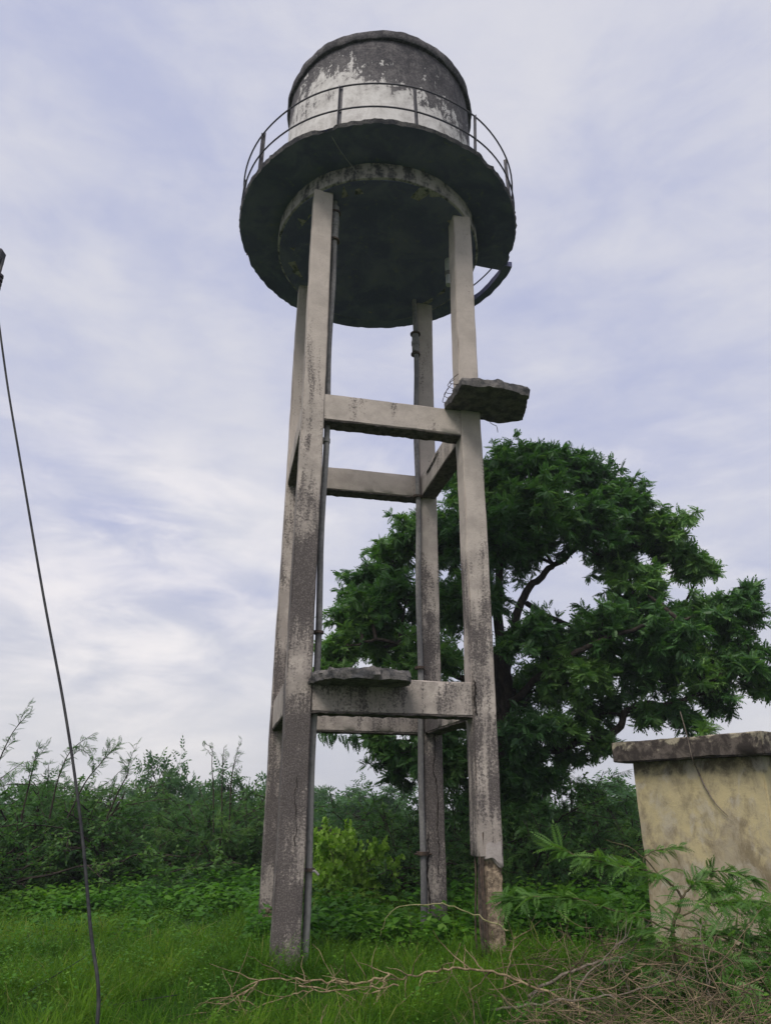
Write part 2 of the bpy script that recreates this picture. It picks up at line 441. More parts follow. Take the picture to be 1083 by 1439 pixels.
# ------------------------------------------------------------------ ground
def ground_h(x, y):
    return 0.05 * noise.noise(Vector((x * .45, y * .45, 0))) + 0.12 * noise.noise(Vector((x * .08, y * .08, 3)))* min(1, max(0, (y - 14) / 10))
xs = sorted(set([-240, -150, -100, -60, -40, -30] + [round(-24 + .6 * k, 2) for k in range(81)] + [30, 40, 60, 100, 150, 240]))
ys = sorted(set([-120, -60, -30, -12, -6] + [round(-3 + .5 * k, 2) for k in range(67)] + [34, 40, 50, 65, 90, 140, 200, 280]))
gv = [(x, y, ground_h(x, y)) for y in ys for x in xs]
gf = [(j * len(xs) + i, j * len(xs) + i + 1, (j + 1) * len(xs) + i + 1, (j + 1) * len(xs) + i) for j in range(len(ys) - 1) for i in range(len(xs) - 1)]
tag(link('ground', np_mesh('ground', np.array(gv), np.array(gf), smooth=True), M_GROUND), 'green overgrown ground running to the horizon', kind='structure')

# ------------------------------------------------------------------ water tower
TX, TY, TA = -0.1602, 9.8415, math.radians(12.5242)
SP, CW = 2.2584, 0.2946
HS, HW = SP / 2, CW / 2
ZT = 10.52
tower = tag(empty('water_tower', (TX, TY, 0), TA), 'tall weathered concrete water tower with four legs and a stained round tank', 'water tower')
def tl(P):
    dx, dy = P.x - TX, P.y - TY
    return Vector((dx * math.cos(TA) + dy * math.sin(TA), -dx * math.sin(TA) + dy * math.cos(TA), P.z))
cols = {}
for k, (su, sv) in enumerate([(-1, -1), (-1, 1), (1, 1), (1, -1)]):
    u, v = su * HS, sv * HS
    fr = (su, sv) == (1, -1)
    def lean(co, k=k): return co + Vector((0.006 * math.sin(co.z * 1.1 + k), 0.005 * math.sin(co.z * .9 + 2 * k), 0))
    cols[(su, sv)] = rough_box('column', (u - HW, v - HW, 1.06 if fr else -0.25), (u + HW, v + HW, ZT + .02), M_COL[k], tower, seg=.1, amp=.006, chip=.016, chips=2.2, seed=k * 3.1, warp=lean)

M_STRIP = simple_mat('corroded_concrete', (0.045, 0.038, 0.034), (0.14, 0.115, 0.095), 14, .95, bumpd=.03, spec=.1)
# eroded foot of the front right column: rough core, bare reinforcing bars, cement patch
fc = cols[(1, -1)]
def core_warp(co):
    k = Vector((co.x - HS, co.y + HS, 0)); t = max(0, min(1, (1.2 - co.z) / 1.2))
    k *= 1 + .16 * fnoise(co, 5, 3) + .10 * fnoise(co, 14, 8) - .06 * math.sin(t * 3.1)
    return Vector((HS + k.x + .028, -HS + k.y, co.z + .03 * fnoise(co, 6, 2)))
rough_box('eroded_core', (HS - .108, -HS - .118, -.25), (HS + .105, -HS + .118, 1.10), M_CORE, fc, seg=.035, bev=.015, amp=.012, chip=.035, chips=5, seed=2, warp=core_warp)
def patch_warp(co):
    if co.z > 1.16: co.z += .06 * fnoise(Vector((co.x, co.y, 0)), 11, 4) - .25 * abs(co.x - HS - .03)
    if co.z < 1.10: co.z += .07 * fnoise(Vector((co.x, co.y, 0)), 9, 1) + .05 * (co.x - HS) / -.15
    return co
rough_box('cement_patch', (HS - .085, -HS - HW - .006, 1.02), (HS + HW - .01, -HS + HW * .9, 1.24), M_PATCH, fc, seg=.03, bev=.02, amp=.006, chip=.03, chips=6, seed=6, warp=patch_warp)
for j, (du, dv) in enumerate([(-.128, -.13), (-.105, -.142), (-.135, -.06), (-.13, .10), (.135, .12)]):
    pts = [Vector((HS + du + .012 * math.sin(z * 5 + j) , -HS + dv + .01 * math.cos(z * 4 + j * 2), z)) for z in np.linspace(-.1, 1.32, 14)]
    tube('rebar', pts, .010, M_RUST, fc, 6)
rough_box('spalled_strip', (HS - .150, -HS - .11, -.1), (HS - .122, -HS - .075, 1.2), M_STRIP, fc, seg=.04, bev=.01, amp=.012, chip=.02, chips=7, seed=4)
# spalled foot of the back left column
bl = cols[(-1, 1)]
rough_box('spalled_patch', (-HS - .09, HS - HW - .012, .02), (-HS + .11, HS - HW + .03, .36), M_CORE, bl, seg=.03, bev=.02, amp=.01, chip=.05, chips=6, seed=9)

def crack(pts, wdt, parent, nrm, seed=1, n=6):
    """a jagged open crack: dark sliver following the face"""
    rnd = random.Random(seed); P = smooth_path(pts, n); nrm = Vector(nrm)
    bm = bmesh.new(); rows = []
    for k, p in enumerate(P):
        t = (P[min(k + 1, len(P) - 1)] - P[max(k - 1, 0)]).normalized(); s = t.cross(nrm).normalized()
        j = s * rnd.uniform(-.012, .012); ww = wdt * rnd.uniform(.35, 1.3) * min(1, .25 + min(k, len(P) - 1 - k) / 3)
        rows.append((bm.verts.new(p + j - s * ww + nrm * .0), bm.verts.new(p + j + nrm * .003), bm.verts.new(p + j + s * ww)))
    for a, b in zip(rows, rows[1:]):
        bm.faces.new((a[0], a[1], b[1], b[0])); bm.faces.new((a[1], a[2], b[2], b[1]))
    bmesh.ops.recalc_face_normals(bm, faces=bm.faces)
    return from_bm('crack', bm, M_CRACK, parent)
yb = HS - HW - .012
crack([(HS - .01 + du, yb, z) for du, z in [(.03, 2.62), (.03, 2.3), (.0, 2.1), (.04, 1.9), (.06, 1.6), (.05, 1.25), (.06, 1.0), (.04, .7)]], .007, cols[(1, 1)], (0, -1, 0), 3)
crack([(HS - .115 + du, yb, z) for du, z in [(0, 1.25), (.01, 1.0), (-.01, .7), (.02, .45), (.01, .2)]], .011, cols[(1, 1)], (0, -1, 0), 4)
crack([(-HS - .02 + du, -HS - HW - .012, z) for du, z in [(0.05, 1.9), (.03, 1.65), (.06, 1.4), (.045, 1.15)]], .004, cols[(-1, -1)], (0, -1, 0), 5)
crack([(HS - .13 + du, -HS - HW - .012, z) for du, z in [(0, 3.02), (.012, 2.9), (.0, 2.75), (.02, 2.6)]], .013, cols[(1, -1)], (0, -1, 0), 6)

# beams: two storeys of four
BW = 0.26
M_SOFFIT = simple_mat('spalled_shade_soffit', (0.055, 0.048, 0.045), (0.15, 0.125, 0.11), 13, .95, bumpd=.03, spec=.1)  # dark tone stands in for underside shade on the ragged soffits
for lv, (zb, zt) in enumerate([(6.4486, 6.8493), (2.5962, 2.997)]):
    e = HS - HW + .004
    for k in range(4):
        if k < 2:   # along u
            vv = (-HS, HS)[k]
            lo, hi = (-e, vv - BW / 2, zb), (e, vv + BW / 2, zt)
        else:
            uu = (-HS, HS)[k - 2]
            lo, hi = (uu - BW / 2, -e, zb), (uu + BW / 2, e, zt)
        bmo = rough_box('beam', lo, hi, M_BEAM, tower, seg=.08, amp=.007, chip=.022, chips=2.5, seed=lv * 9 + k * 2.3)
        # ragged spalled soffit layer, coloured dark to paint in the shade under the beam
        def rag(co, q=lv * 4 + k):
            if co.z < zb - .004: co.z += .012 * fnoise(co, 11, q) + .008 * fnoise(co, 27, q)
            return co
        rough_box('spalled_shade_soffit', (lo[0] + (.004 if k > 1 else 0), lo[1] + (.004 if k < 2 else 0), zb - .018), (hi[0] - (.004 if k > 1 else 0), hi[1] - (.004 if k < 2 else 0), zb + .004), M_SOFFIT, bmo, seg=.045, bev=.006, amp=.005, chip=.02, chips=6, seed=lv * 5 + k, warp=rag)
        if lv == 0 and k == 3:
            crack([(HS - BW / 2 - .012, v, z) for v, z in [(-.1, 6.78), (.15, 6.74), (.4, 6.72), (.62, 6.70)]], .028, bmo, (-1, 0, 0), 8)

# ring beam under the tank
RO, RI = 1.7537, 1.46
def revolve(name, prof, mat, parent, seg=120, amp=.008, seed=0, sharp=40, cap_first=False, cap_last=False, closed=True):
    bm = bmesh.new(); rows = []
    for k in range(seg):
        th = 2 * math.pi * k / seg
        row = []
        for (r, z) in prof:
            p = Vector((r * math.cos(th), r * math.sin(th), z)); d = fnoise(p, 2.0, seed) * amp + fnoise(p, 7, seed + 3) * amp * .7
            row.append(bm.verts.new((p.x + math.cos(th) * d, p.y + math.sin(th) * d, z + d * .8)))
        rows.append(row)
    m = len(prof)
    for k in range(seg):
        a, b = rows[k], rows[(k + 1) % seg]
        for j in range(m if closed else m - 1):
            j2 = (j + 1) % m
            bm.faces.new((a[j], b[j], b[j2], a[j2]))
    if cap_first: bm.faces.new([r[0] for r in rows])
    if cap_last: bm.faces.new([r[-1] for r in rows])
    bmesh.ops.recalc_face_normals(bm, faces=bm.faces)
    return from_bm(name, bm, mat, parent, sharp)
revolve('ring_beam', [(RI, ZT + .004), (RO - .02, ZT), (RO, ZT + .015), (RO, 10.68), (RO - .01, 10.84), (RI, 10.84)], M_RING, tower, 144, .012, 1)
# tank floor, seen from below inside the ring
revolve('tank_floor', [(.02, 10.60), (.5, 10.59), (1.0, 10.56), (RI, 10.522), (RO - .035, 10.512), (RO - .033, 10.55), (RI, 10.83), (.02, 10.84)], M_GRIME, tower, 72, .01, 4, cap_first=True, cap_last=True, closed=False)

# gallery slab: annulus with crumbled edge and a ladder opening (its edge strip remains)
def gallery():
    NT, radii = 300, [1.70, 1.85, 2.0, 2.15, 2.28, 2.39, 2.46]
    def present(i, j):
        th = (i + .5) * 360 / NT; th = th - 360 if th > 180 else th
        if 4 <= th <= 32: return False
        return True
    bm = bmesh.new(); T, B = {}, {}
    def vert(i, j, top):
        i %= NT; D = T if top else B
        if (i, j) in D: return D[(i, j)]
        th = 2 * math.pi * i / NT; r = radii[j]; p = Vector((math.cos(th), math.sin(th), 0))
        if j == len(radii) - 1:
            q = p * 2.4
            r += -.02 + .03 * fnoise(q, 1.4, 1) + .012 * fnoise(q, 9, 2) + .014 * fnoise(q, 23, 3) - (.0 if top else .02)
            r -= .07 * max(0, fnoise(q, 3.1, 7) * 2 - .5)
        else:
            r += .01 * fnoise(p * r, 9, 5)
        z = (10.925 + .012 * fnoise(p * r, 2, 8)) if top else 10.845 + .022 * fnoise(p * r, 1.6, 4) + .014 * fnoise(p * r, 6, 6) + .02 * (r - 1.7)
        D[(i, j)] = bm.verts.new((p.x * r, p.y * r, z)); return D[(i, j)]
    nr = len(radii) - 1
    for i in range(NT):
        for j in range(nr):
            if not present(i, j): continue
            bm.faces.new((vert(i, j, 1), vert(i, j + 1, 1), vert(i + 1, j + 1, 1), vert(i + 1, j, 1)))
            bm.faces.new((vert(i, j, 0), vert(i + 1, j, 0), vert(i + 1, j + 1, 0), vert(i, j + 1, 0)))
            for (ni, nj, a, b) in ((i - 1, j, (i, j + 1), (i, j)), (i + 1, j, (i + 1, j), (i + 1, j + 1)), (i, j - 1, (i, j), (i + 1, j)), (i, j + 1, (i + 1, j + 1), (i, j + 1))):
                if nj < 0 or nj >= nr or not present(ni % NT, nj):
                    f_ = bm.faces.new((vert(*a, 1), vert(*b, 1), vert(*b, 0), vert(*a, 0)))
                    if nj >= nr: f_.material_index = 1
    bmesh.ops.recalc_face_normals(bm, faces=bm.faces)
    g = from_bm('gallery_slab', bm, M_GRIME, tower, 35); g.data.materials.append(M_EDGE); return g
gal = gallery()
def arc_strip(name, r0, r1, z0, z1, t0, t1, mat, parent, n=40, amp=.012):
    bm = bmesh.new(); rows = []
    for k in range(n + 1):
        th = math.radians(t0 + (t1 - t0) * k / n); row = []
        for r, z in ((r0, z0), (r1, z0), (r1, z1), (r0, z1)):
            p = Vector((r * math.cos(th), r * math.sin(th), z))
            p += noise.noise_vector(p * 7) * amp; row.append(bm.verts.new(p))
        rows.append(row)
    for a, b in zip(rows, rows[1:]):
        for j in range(4): bm.faces.new((a[j], a[(j + 1) % 4], b[(j + 1) % 4], b[j]))
    bm.faces.new(rows[0]); bm.faces.new(rows[-1])
    bmesh.ops.recalc_face_normals(bm, faces=bm.faces)
    return from_bm(name, bm, mat, parent, 40)
arc_strip('edge_strip', 2.385, 2.54, 10.83, 10.94, -.5, 33.5, M_GRIME, gal)

# tank wall, rim and roof
RT = 1.70
prof = [(RT + .03, 10.952)] + [(RT + .03 - .02 * k / 12, 10.952 + 2.80 * k / 12) for k in range(1, 13)]
tankw = revolve('tank_wall', prof, M_TANK, tower, 144, .010, 2, closed=False)
rim = revolve('tank_rim', [(RT - .1, 13.755), (RT + .055, 13.755), (RT + .075, 13.79), (RT + .07, 13.93), (RT + .03, 13.97), (RT - .1, 13.985)], M_TANK, tower, 144, .022, 5)
revolve('tank_roof', [(RT - .09, 13.93), (1.3, 14.06), (.8, 14.16), (.05, 14.2)], M_TANK, tower, 72, .01, 6, closed=False, cap_last=True)

# railing round the gallery
for z, R, nm in ((11.72, 2.42, 'top_rail'), (11.22, 2.425, 'middle_rail')):
    pts = []
    for k in range(120):
        th = 2 * math.pi * k / 120
        rr = R + .02 * fnoise((math.cos(th) * 2, math.sin(th) * 2, z), 1.2, 3)
        pts.append(Vector((rr * math.cos(th), rr * math.sin(th), z + .03 * fnoise((math.cos(th), math.sin(th), 0), 1.5, z))))
    tube(nm, pts, .0135, M_RAIL, tower, 8, closed=True)
for k, deg in enumerate([-153, -116, -88, -63, -37, -8, 46, 76, 104, 132, 160, 183]):
    th = math.radians(deg); d = Vector((math.cos(th), math.sin(th), 0)); t = Vector((-d.y, d.x, 0))
    lean = .03 * math.sin(k * 2.7)
    bm = bmesh.new()
    # angle-iron post: two flanges
    M = Matrix(((t.x, d.x, 0, 0), (t.y, d.y, 0, 0), (0, 0, 1, 0), (0, 0, 0, 1)))
    for (a0, a1, b0, b1) in ((-.026, .026, -.005, .005), (-.026, -.016, .005, .05)):
        r = bmesh.ops.create_cube(bm, size=1)
        for v in r['verts']:
            zz_ = v.co.z + .5
            v.co = Vector((a0 + (v.co.x + .5) * (a1 - a0), 2.385 + b0 + (v.co.y + .5) * (b1 - b0) + lean * zz_ * .5, 10.9 + zz_ * .84))
            v.co.x += lean * zz_
    bm.transform(M)
    from_bm('rail_post', bm, M_RAIL, tower)

# dangling wire under the gallery front
tube('loose_wire', smooth_path([tl(atz(466, 192, 10.83)), tl(atz(480, 215, 10.72)), tl(atz(498, 238, 10.62)), tl(atz(513, 258, 10.5))], 4), .006, M_PIPE, tower, 5)

# pipes
def flange(z, u, v, r, h, parent, mat=M_PIPE):
    return tube('flange', [(u, v, z - h / 2), (u, v, z + h / 2)], r, mat, parent, 14)
def pipe(u, v, z0, z1, r, flanges, sleeves, u2=None, v2=None):
    n = 30
    pts = [Vector((u + .012 * math.sin(k * .8), v + .01 * math.cos(k * .6), z0 + (z1 - z0) * k / n)) for k in range(n + 1)]
    p = tube('pipe', pts, r, M_PIPE, tower, 12)
    for z, rr, h in flanges: flange(z, u, v, rr, h, p, M_RUST if h < .05 else M_PIPE)
    for za, zb, rr in sleeves: tube('sleeve', [(u, v, za), (u, v, zb)], rr, M_PIPE, p, 14)
    return p
PA = (-HS + HW + .062, -HS + .03)
pipeA = pipe(PA[0], PA[1], -.1, 10.75, .041, [(9.72, .085, .03), (10.28, .085, .03), (3.55, .075, .03), (.95, .075, .03), (6.2, .06, .06)], [(9.72, 10.4, .062), (10.0, 10.12, .07)])
tube('tap', [(PA[0], PA[1] - .02, .93), (PA[0] + .07, PA[1] - .06, .94), (PA[0] + .11, PA[1] - .08, .90)], .014, M_PIPE, pipeA, 7)
PB = (HS - HW - .055, HS - HW + .0)
pipeB = pipe(PB[0], PB[1] - .04, -.1, 10.75, .043, [(9.30, .085, .03), (9.75, .095, .03), (6.42, .085, .035), (3.55, .08, .04), (.98, .085, .045)], [(9.35, 9.75, .064), (9.5, 9.58, .075)])
tube('bracket', [(PB[0] - .12, PB[1] - .06, .97), (PB[0] + .14, PB[1] - .02, .97)], .012, M_RUST, pipeB, 6)
uC = tl(atz(629, 360, 10.62))
pipeC = tube('outlet_stub', [(uC.x, uC.y, 10.7), (uC.x, uC.y, 9.98)], .055, M_PVC, tower, 12)
flange(10.58, uC.x, uC.y, .09, .03, pipeC); flange(10.22, uC.x, uC.y, .066, .08, pipeC); flange(10.42, uC.x, uC.y, .062, .22, pipeC, M_PVC)

# broken stair landings
def broken_slab(poly, z0, th, seed, dip=0.0, edge=.05):
    """poly: outline in tower space; crumbled slab"""
    P = [Vector((a, b, 0)) for a, b in poly]; out = []
    for k in range(len(P)):
        a, b = P[k], P[(k + 1) % len(P)]; n = max(2, int((b - a).length / .035))
        for j in range(n): out.append(a + (b - a) * (j / n))
    c = sum(out, Vector()) / len(out)
    bm = bmesh.new(); rings = []
    for (zz_, sc, am) in ((0, .0, 0), (0, .35, .0), (0, .72, .01), (0, .95, edge * .6), (.012, .985, edge), (.4, 1.0, edge), (.75, 1.0, edge), (1.0, .97, edge * .9), (1.0, .8, .015), (1.0, .4, .0), (1.0, 0, 0)):
        row = []
        for p in out:
            d = (p - c); q = c + d * sc
            s3 = Vector((p.x, p.y, zz_ * .3))
            q = q + d.normalized() * am * (fnoise(s3, 5, seed) + .8 * fnoise(s3, 13, seed + 2) + .5 * fnoise(s3, 30, seed + 4))
            q.z = z0 + zz_ * th + dip * (q.y - c.y) + .014 * fnoise(q, 5, seed + zz_ * 7) + (.02 * fnoise(q, 14, seed + 1) + .03 * max(0, fnoise(q, 8, seed + 3)) if zz_ > .9 else .008 * fnoise(q, 14, seed))
            row.append(q)
        rings.append(row)
    n = len(out)
    vr = [[bm.verts.new(q) for q in row] for row in rings[1:-1]]
    for a, b in zip(vr, vr[1:]):
        for j in range(n): bm.faces.new((a[j], a[(j + 1) % n], b[(j + 1) % n], b[j]))
    lo = bm.verts.new(rings[0][0]); hi = bm.verts.new(rings[-1][0])
    for j in range(n):
        bm.faces.new((lo, vr[0][(j + 1) % n], vr[0][j])); bm.faces.new((hi, vr[-1][j], vr[-1][(j + 1) % n]))
    bmesh.ops.recalc_face_normals(bm, faces=bm.faces)
    return from_bm('broken_landing', bm, M_BROKENS, tower, 30)
M_BROKENS = simple_mat('crumbled_slab', (0.05, 0.05, 0.053), (0.17, 0.155, 0.145), 7, .95, bumpd=.03, spec=.15)
z1 = 6.83
up = [tl(atz(px, py, z1)) for px, py in [(622, 577), (700, 596), (735, 591), (744, 556), (700, 545), (648, 540), (638, 556)]]
ls = broken_slab([(p.x, p.y) for p in up], z1, .13, 3, edge=.03)
for j in range(5):
    a = up[0].lerp(up[5], .15 + .17 * j); a.z = z1 + .07
    tube('bent_rebar', smooth_path([a + Vector((.12, .0, 0)), a, a + Vector((-.05 - .02 * j, -.03, .03 * (j % 2))), a + Vector((-.03, -.12, .09))], 4), .005, M_RUST, ls, 5)
b = tl(atz(690, 594, z1))
tube('bent_rebar', smooth_path([b + Vector((0, .05, .03)), b + Vector((.03, 0, -.03)), b + Vector((.08, 0, -.05)), b + Vector((.10, .02, -.14))], 4), .005, M_RUST, ls, 5)
z2 = 2.90
dn = [(-1.0, -1.10), (.02, -1.13), (.14, -1.40), (.10, -1.72), (-.35, -1.80), (-.80, -1.72), (-1.02, -1.35)]
ls2 = broken_slab(dn, z2, .12, 11, edge=.04, dip=-.02)

# ------------------------------------------------------------------ pump house
def house():
    zb = 2.14
    A, B = atz(861, 1072, zb), atz(1074, 1060, zb)
    e = (B - A); L = e.length; e.normalize(); nrm = Vector((-e.y, e.x, 0))   # pointing to far right
    if nrm.x < 0: nrm = -nrm
    a = math.atan2(e.y, e.x)
    t = tag(empty('pump_house', (A.x, A.y, 0), a), 'small ochre flat-roofed pump house with a blackened roof slab at the right', 'building')
    s = 1 if Vector((-math.sin(a), math.cos(a), 0)).dot(nrm) > 0 else -1
    D = 2.9; ov = .17
    y0, y1 = sorted((0, s * D)); w0, w1 = sorted((s * ov, s * (D - ov)))
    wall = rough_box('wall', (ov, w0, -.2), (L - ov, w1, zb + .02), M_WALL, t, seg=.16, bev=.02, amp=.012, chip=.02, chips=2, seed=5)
    roof = rough_box('roof_slab', (0, y0, zb), (L, y1, zb + .255), M_ROOF, t, seg=.11, bev=.015, amp=.014, chip=.035, chips=3, seed=8)
    # door on the far side wall and a vent on the end, as a pump house has
    return t, A, e, nrm, L, s, wall
HT, HA, He, Hn, HL, Hs, Hwall = house()

# ------------------------------------------------------------------ foliage engine
def pinnate(pairs, L, ll, lw, droop=.25, fold=.35, end=True):
    V, F = [], []
    def leaflet(o, d, nrm, l, wd):
        s = np.cross(nrm, d); b = len(V)
        V.extend([o, o + d * l * .45 + s * wd * .5 + nrm * .06 * l, o + d * l - nrm * .10 * l, o + d * l * .45 - s * wd * .5 + nrm * .06 * l])
        F.append((b, b + 1, b + 2, b + 3))
    for k in range(pairs):
        t = (k + .6) / (pairs + .3); o = np.array([L * t, 0, -droop * L * t * t])
        sz = .65 + .5 * math.sin(math.pi * min(1, t * .9 + .1))
        for sd in (-1, 1):
            d = np.array([.55, sd * .85, -fold]); d /= np.linalg.norm(d)
            nrm = np.array([0.1, sd * fold * .6, 1.0]); nrm -= d * nrm.dot(d); nrm /= np.linalg.norm(nrm)
            leaflet(o, d, nrm, ll * sz, lw * sz)
    if end:
        d = np.array([.9, 0, -.4]); d /= np.linalg.norm(d); nrm = np.array([.4, 0, .9]); nrm -= d * nrm.dot(d); nrm /= np.linalg.norm(nrm)
        leaflet(np.array([L, 0, -droop * L]), d, nrm, ll, lw)
    return np.array(V), np.array(F)
def broad(L, wd):
    V = np.array([(0, 0, 0), (L * .3, wd * .5, .03 * L), (L * .65, wd * .42, .0), (L, 0, -.15 * L), (L * .65, -wd * .42, 0), (L * .3, -wd * .5, .03 * L), (L * .35, 0, -.05 * L), (L * .65, 0, -.07 * L)], float)
    F = np.array([(0, 6, 1, 1), (6, 7, 2, 1), (7, 3, 2, 2), (0, 5, 6, 6), (5, 4, 7, 6), (4, 3, 7, 7)])
    F = np.array([(0, 6, 1), (6, 7, 2), (6, 2, 1), (7, 3, 2), (0, 5, 6), (5, 4, 7), (5, 7, 6), (4, 3, 7)])
    return V, F
def scatter(name, tmpl, P, D, sc, tint, up=None, rollj=.6, rng=RNG):
    """copies template (X = growth direction, Z = upper side) to each point"""
    TV, TF = tmpl; n = len(P)
    D = D / (np.linalg.norm(D, axis=1)[:, None] + 1e-9)
    U = np.tile([0, 0, 1.0], (n, 1)) if up is None else up
    U = U + rng.normal(0, rollj, (n, 3))
    Y = np.cross(U, D); Y /= np.linalg.norm(Y, axis=1)[:, None] + 1e-9
    Z = np.cross(D, Y)
    V = P[:, None] + sc[:, None, None] * (TV[None, :, 0, None] * D[:, None] + TV[None, :, 1, None] * Y[:, None] + TV[None, :, 2, None] * Z[:, None])
    k = len(TV)
    F = (TF[None] + (np.arange(n) * k)[:, None, None]).reshape(-1, TF.shape[1])
    return np_mesh(name, V.reshape(-1, 3), F, np.repeat(np.clip(tint, 0, 1), k))
def unit(v): return v / (np.linalg.norm(v) + 1e-9)

# ---- the big neem tree
def neem():
    rng = np.random.default_rng(5)
    Y0 = 15.0
    base = at(712, 1150, Y0); base.z = 0
    t = tag(empty('neem_tree', base), 'large dark green spreading tree behind the tower and pump house', 'tree')
    wood = Tubes(); bx, by = base.x, base.y
    def L(px, py, dy=0):
        p = at(px, py, Y0 + dy); return np.array([p.x - bx, p.y - by, p.z])
    limbs = []
    def limb(pts, r0, r1):
        P = np.array([tuple(q) for q in smooth_path([Vector(p) for p in pts], 6)])
        P += rng.normal(0, .02, P.shape); R = np.linspace(r0, r1, len(P)) * (1 if r0 > .25 else .72); wood.add(P, R, 8); limbs.append((P, R)); return P
    limb([(0, 0, -.2), (0.03, 0, .8), L(712, 1060), L(707, 980), L(703, 920)], .26, .19)
    limb([L(712, 1060), L(745, 1060, -.3), L(800, 1045, -.5), L(860, 1030, -.6), L(880, 1000, -.6), L(905, 990, -.7), L(950, 988, -.9), L(1000, 960, -1), L(1040, 910, -1)], .14, .04)
    limb([L(705, 950), L(720, 890, .2), L(735, 840, .3), L(765, 805, .3), L(800, 780, .4), L(860, 740, .5), L(920, 740, .6)], .17, .03)
    limb([L(703, 930), L(700, 850, -.4), L(705, 770, -.6), L(730, 700, -.8), L(760, 650, -.8)], .17, .03)
    limb([L(705, 940), L(670, 880, .6), L(640, 800, .9), L(600, 770, 1.1), L(550, 790, 1.2)], .14, .03)
    limb([L(709, 1010), L(660, 960, -.6), L(600, 930, -1.0), L(540, 900, -1.1), L(490, 910, -1.2)], .12, .025)
    limb([L(709, 1000), L(760, 950, -1.0), L(820, 910, -1.6), L(900, 880, -1.9), L(970, 870, -1.9)], .12, .03)
    limb([L(740, 850, .3), L(800, 880, .9), L(870, 900, 1.6), L(940, 900, 1.8)], .09, .03)
    limb([L(720, 970), L(722, 1040, .8), L(690, 1060, 1.5)], .07, .03)
    clumps = [(715,662,48,-.6),(757,650,42,-1),(800,665,45,0),(845,690,45,.6),(880,715,42,0),(690,715,58,.4),(755,715,60,-1.6),(825,740,55,-.8),(890,770,50,.8),(935,745,42,0),(958,790,34,.3),(890,825,40,-.5),
        (720,775,50,1.3),(660,690,50,1.2),(640,770,58,.6),(665,840,50,-.8),(860,790,34,1.0),(760,770,28,.4),(742,895,44,-1.5),(790,905,40,1.0),(850,890,48,-1.4),(905,870,50,0),(935,905,52,-1.8),(870,940,55,.8),(810,955,52,-1.3),(750,970,50,1.4),(930,950,45,.9),(978,865,38,.4),(985,800,22,0),
        (1030,875,40,-.8),(1052,930,40,-1.2),(1008,930,42,0),(1043,845,26,-.8),(1068,965,24,-.8),(985,955,32,-.8),(1010,985,20,-.8),(700,760,50,-1.6),
        (780,1022,36,-1),(838,1005,36,.2),(735,1035,42,-1.4),(690,985,48,1.5),(690,1050,48,.4),(955,1008,26,-.9),(915,1005,24,-.8),(845,1045,22,-.6),
        (592,755,48,1),(548,785,42,1.5),(518,828,42,.6),(570,845,52,-1),(622,860,50,1.2),(502,880,40,-.6),(478,915,32,-1),(542,910,50,.8),(600,930,50,-1.4),(560,975,45,-.4),(622,1000,50,.6),(592,1050,44,-.9),(555,1078,36,0),(640,1080,50,-.5),(466,948,24,-1.2),(488,955,26,0),(510,850,38,-.4),(535,1040,22,-.6),(800,1065,20,-.4),(725,1095,38,-1.0),(695,1115,36,-.9),(755,1085,34,-.8),(715,1150,34,-1.1),(745,1135,32,-1.2),(668,1130,34,-.8)]
    tw = Tubes(); PP, DD, TT, SS = [], [], [], []
    allP = np.vstack([p for p, _ in limbs])
    for (px, py, rp, dy) in clumps:
        c = L(px, py, dy); zc = np.linalg.norm(c + np.array([bx, by, -EYE])) ; R = rp / FPX * zc * 1.06
        j = np.argmin(((allP - c) ** 2).sum(1) + .4 * np.maximum(0, allP[:, 2] - c[2] + .2) ** 2 * 4); a = allP[j]
        m = (a + c) / 2 + np.array([0, 0, .15]) + rng.normal(0, .08, 3)
        path = bez(Vector(a), Vector(m), Vector(c), 7)
        tw.add(path, np.linspace(.045, .018, 8), 5)
        nt = int(31 * (R / .7) ** 2) + 9; ctint = rng.uniform(.15, .8) + (.18 if px < 640 and py < 960 else 0)
        for _ in range(nt):
            d = rng.normal(0, 1, 3); d[2] = d[2] * .75 + .15; d = unit(d); rr = R * rng.uniform(.5, 1.08)
            e = c + d * rr * np.array([1.05, 1.25, .95]); s = c + d * R * .1 + rng.normal(0, .05, 3)
            mid = (s + e) / 2 + np.array([0, 0, .12 * R]) + rng.normal(0, .05 * R, 3)
            pts = bez(Vector(s), Vector(mid), Vector(e), 4); tw.add(pts, np.linspace(.011, .004, 5), 3)
            nf = rng.integers(22, 30)
            for f in range(nf):
                q = .35 + .65 * (f + rng.uniform(0, 1)) / nf
                p = np.array(s * (1 - q) ** 2 + mid * 2 * q * (1 - q) + e * q * q)
                dirn = unit(d * .22 + rng.normal(0, .85, 3) * np.array([1, 1, .7]) + np.array([0, 0, -.12]))
                PP.append(p); DD.append(dirn); SS.append(rng.uniform(.7, 1.2)); TT.append(ctint + rng.normal(0, .20))
    # hanging sprays seen under the back beam
    for (px, py) in [(462, 1032), (470, 1036), (492, 1040), (498, 1046), (455, 1028)]:
        c = L(px, py, -1)
        for _ in range(9):
            PP.append(c + rng.normal(0, .07, 3) + np.array([0, 0, .1])); DD.append(unit(np.array([rng.normal(0, .35), rng.normal(0, .35), -1]))); SS.append(rng.uniform(.8, 1.1)); TT.append(rng.uniform(.1, .4))
        a = L(530, 985, -.8); tw.add(bez(Vector(a), Vector((a + c) / 2 + np.array([0, 0, .35])), Vector(c), 6), np.linspace(.02, .005, 7), 4)
    print('neem fronds', len(PP))
    fol = scatter('crown', pinnate(5, .17, .070, .033, .25), np.array(PP), np.array(DD), np.array(SS), np.array(TT), rng=rng)
    link('crown', fol, M_NEEM, t)
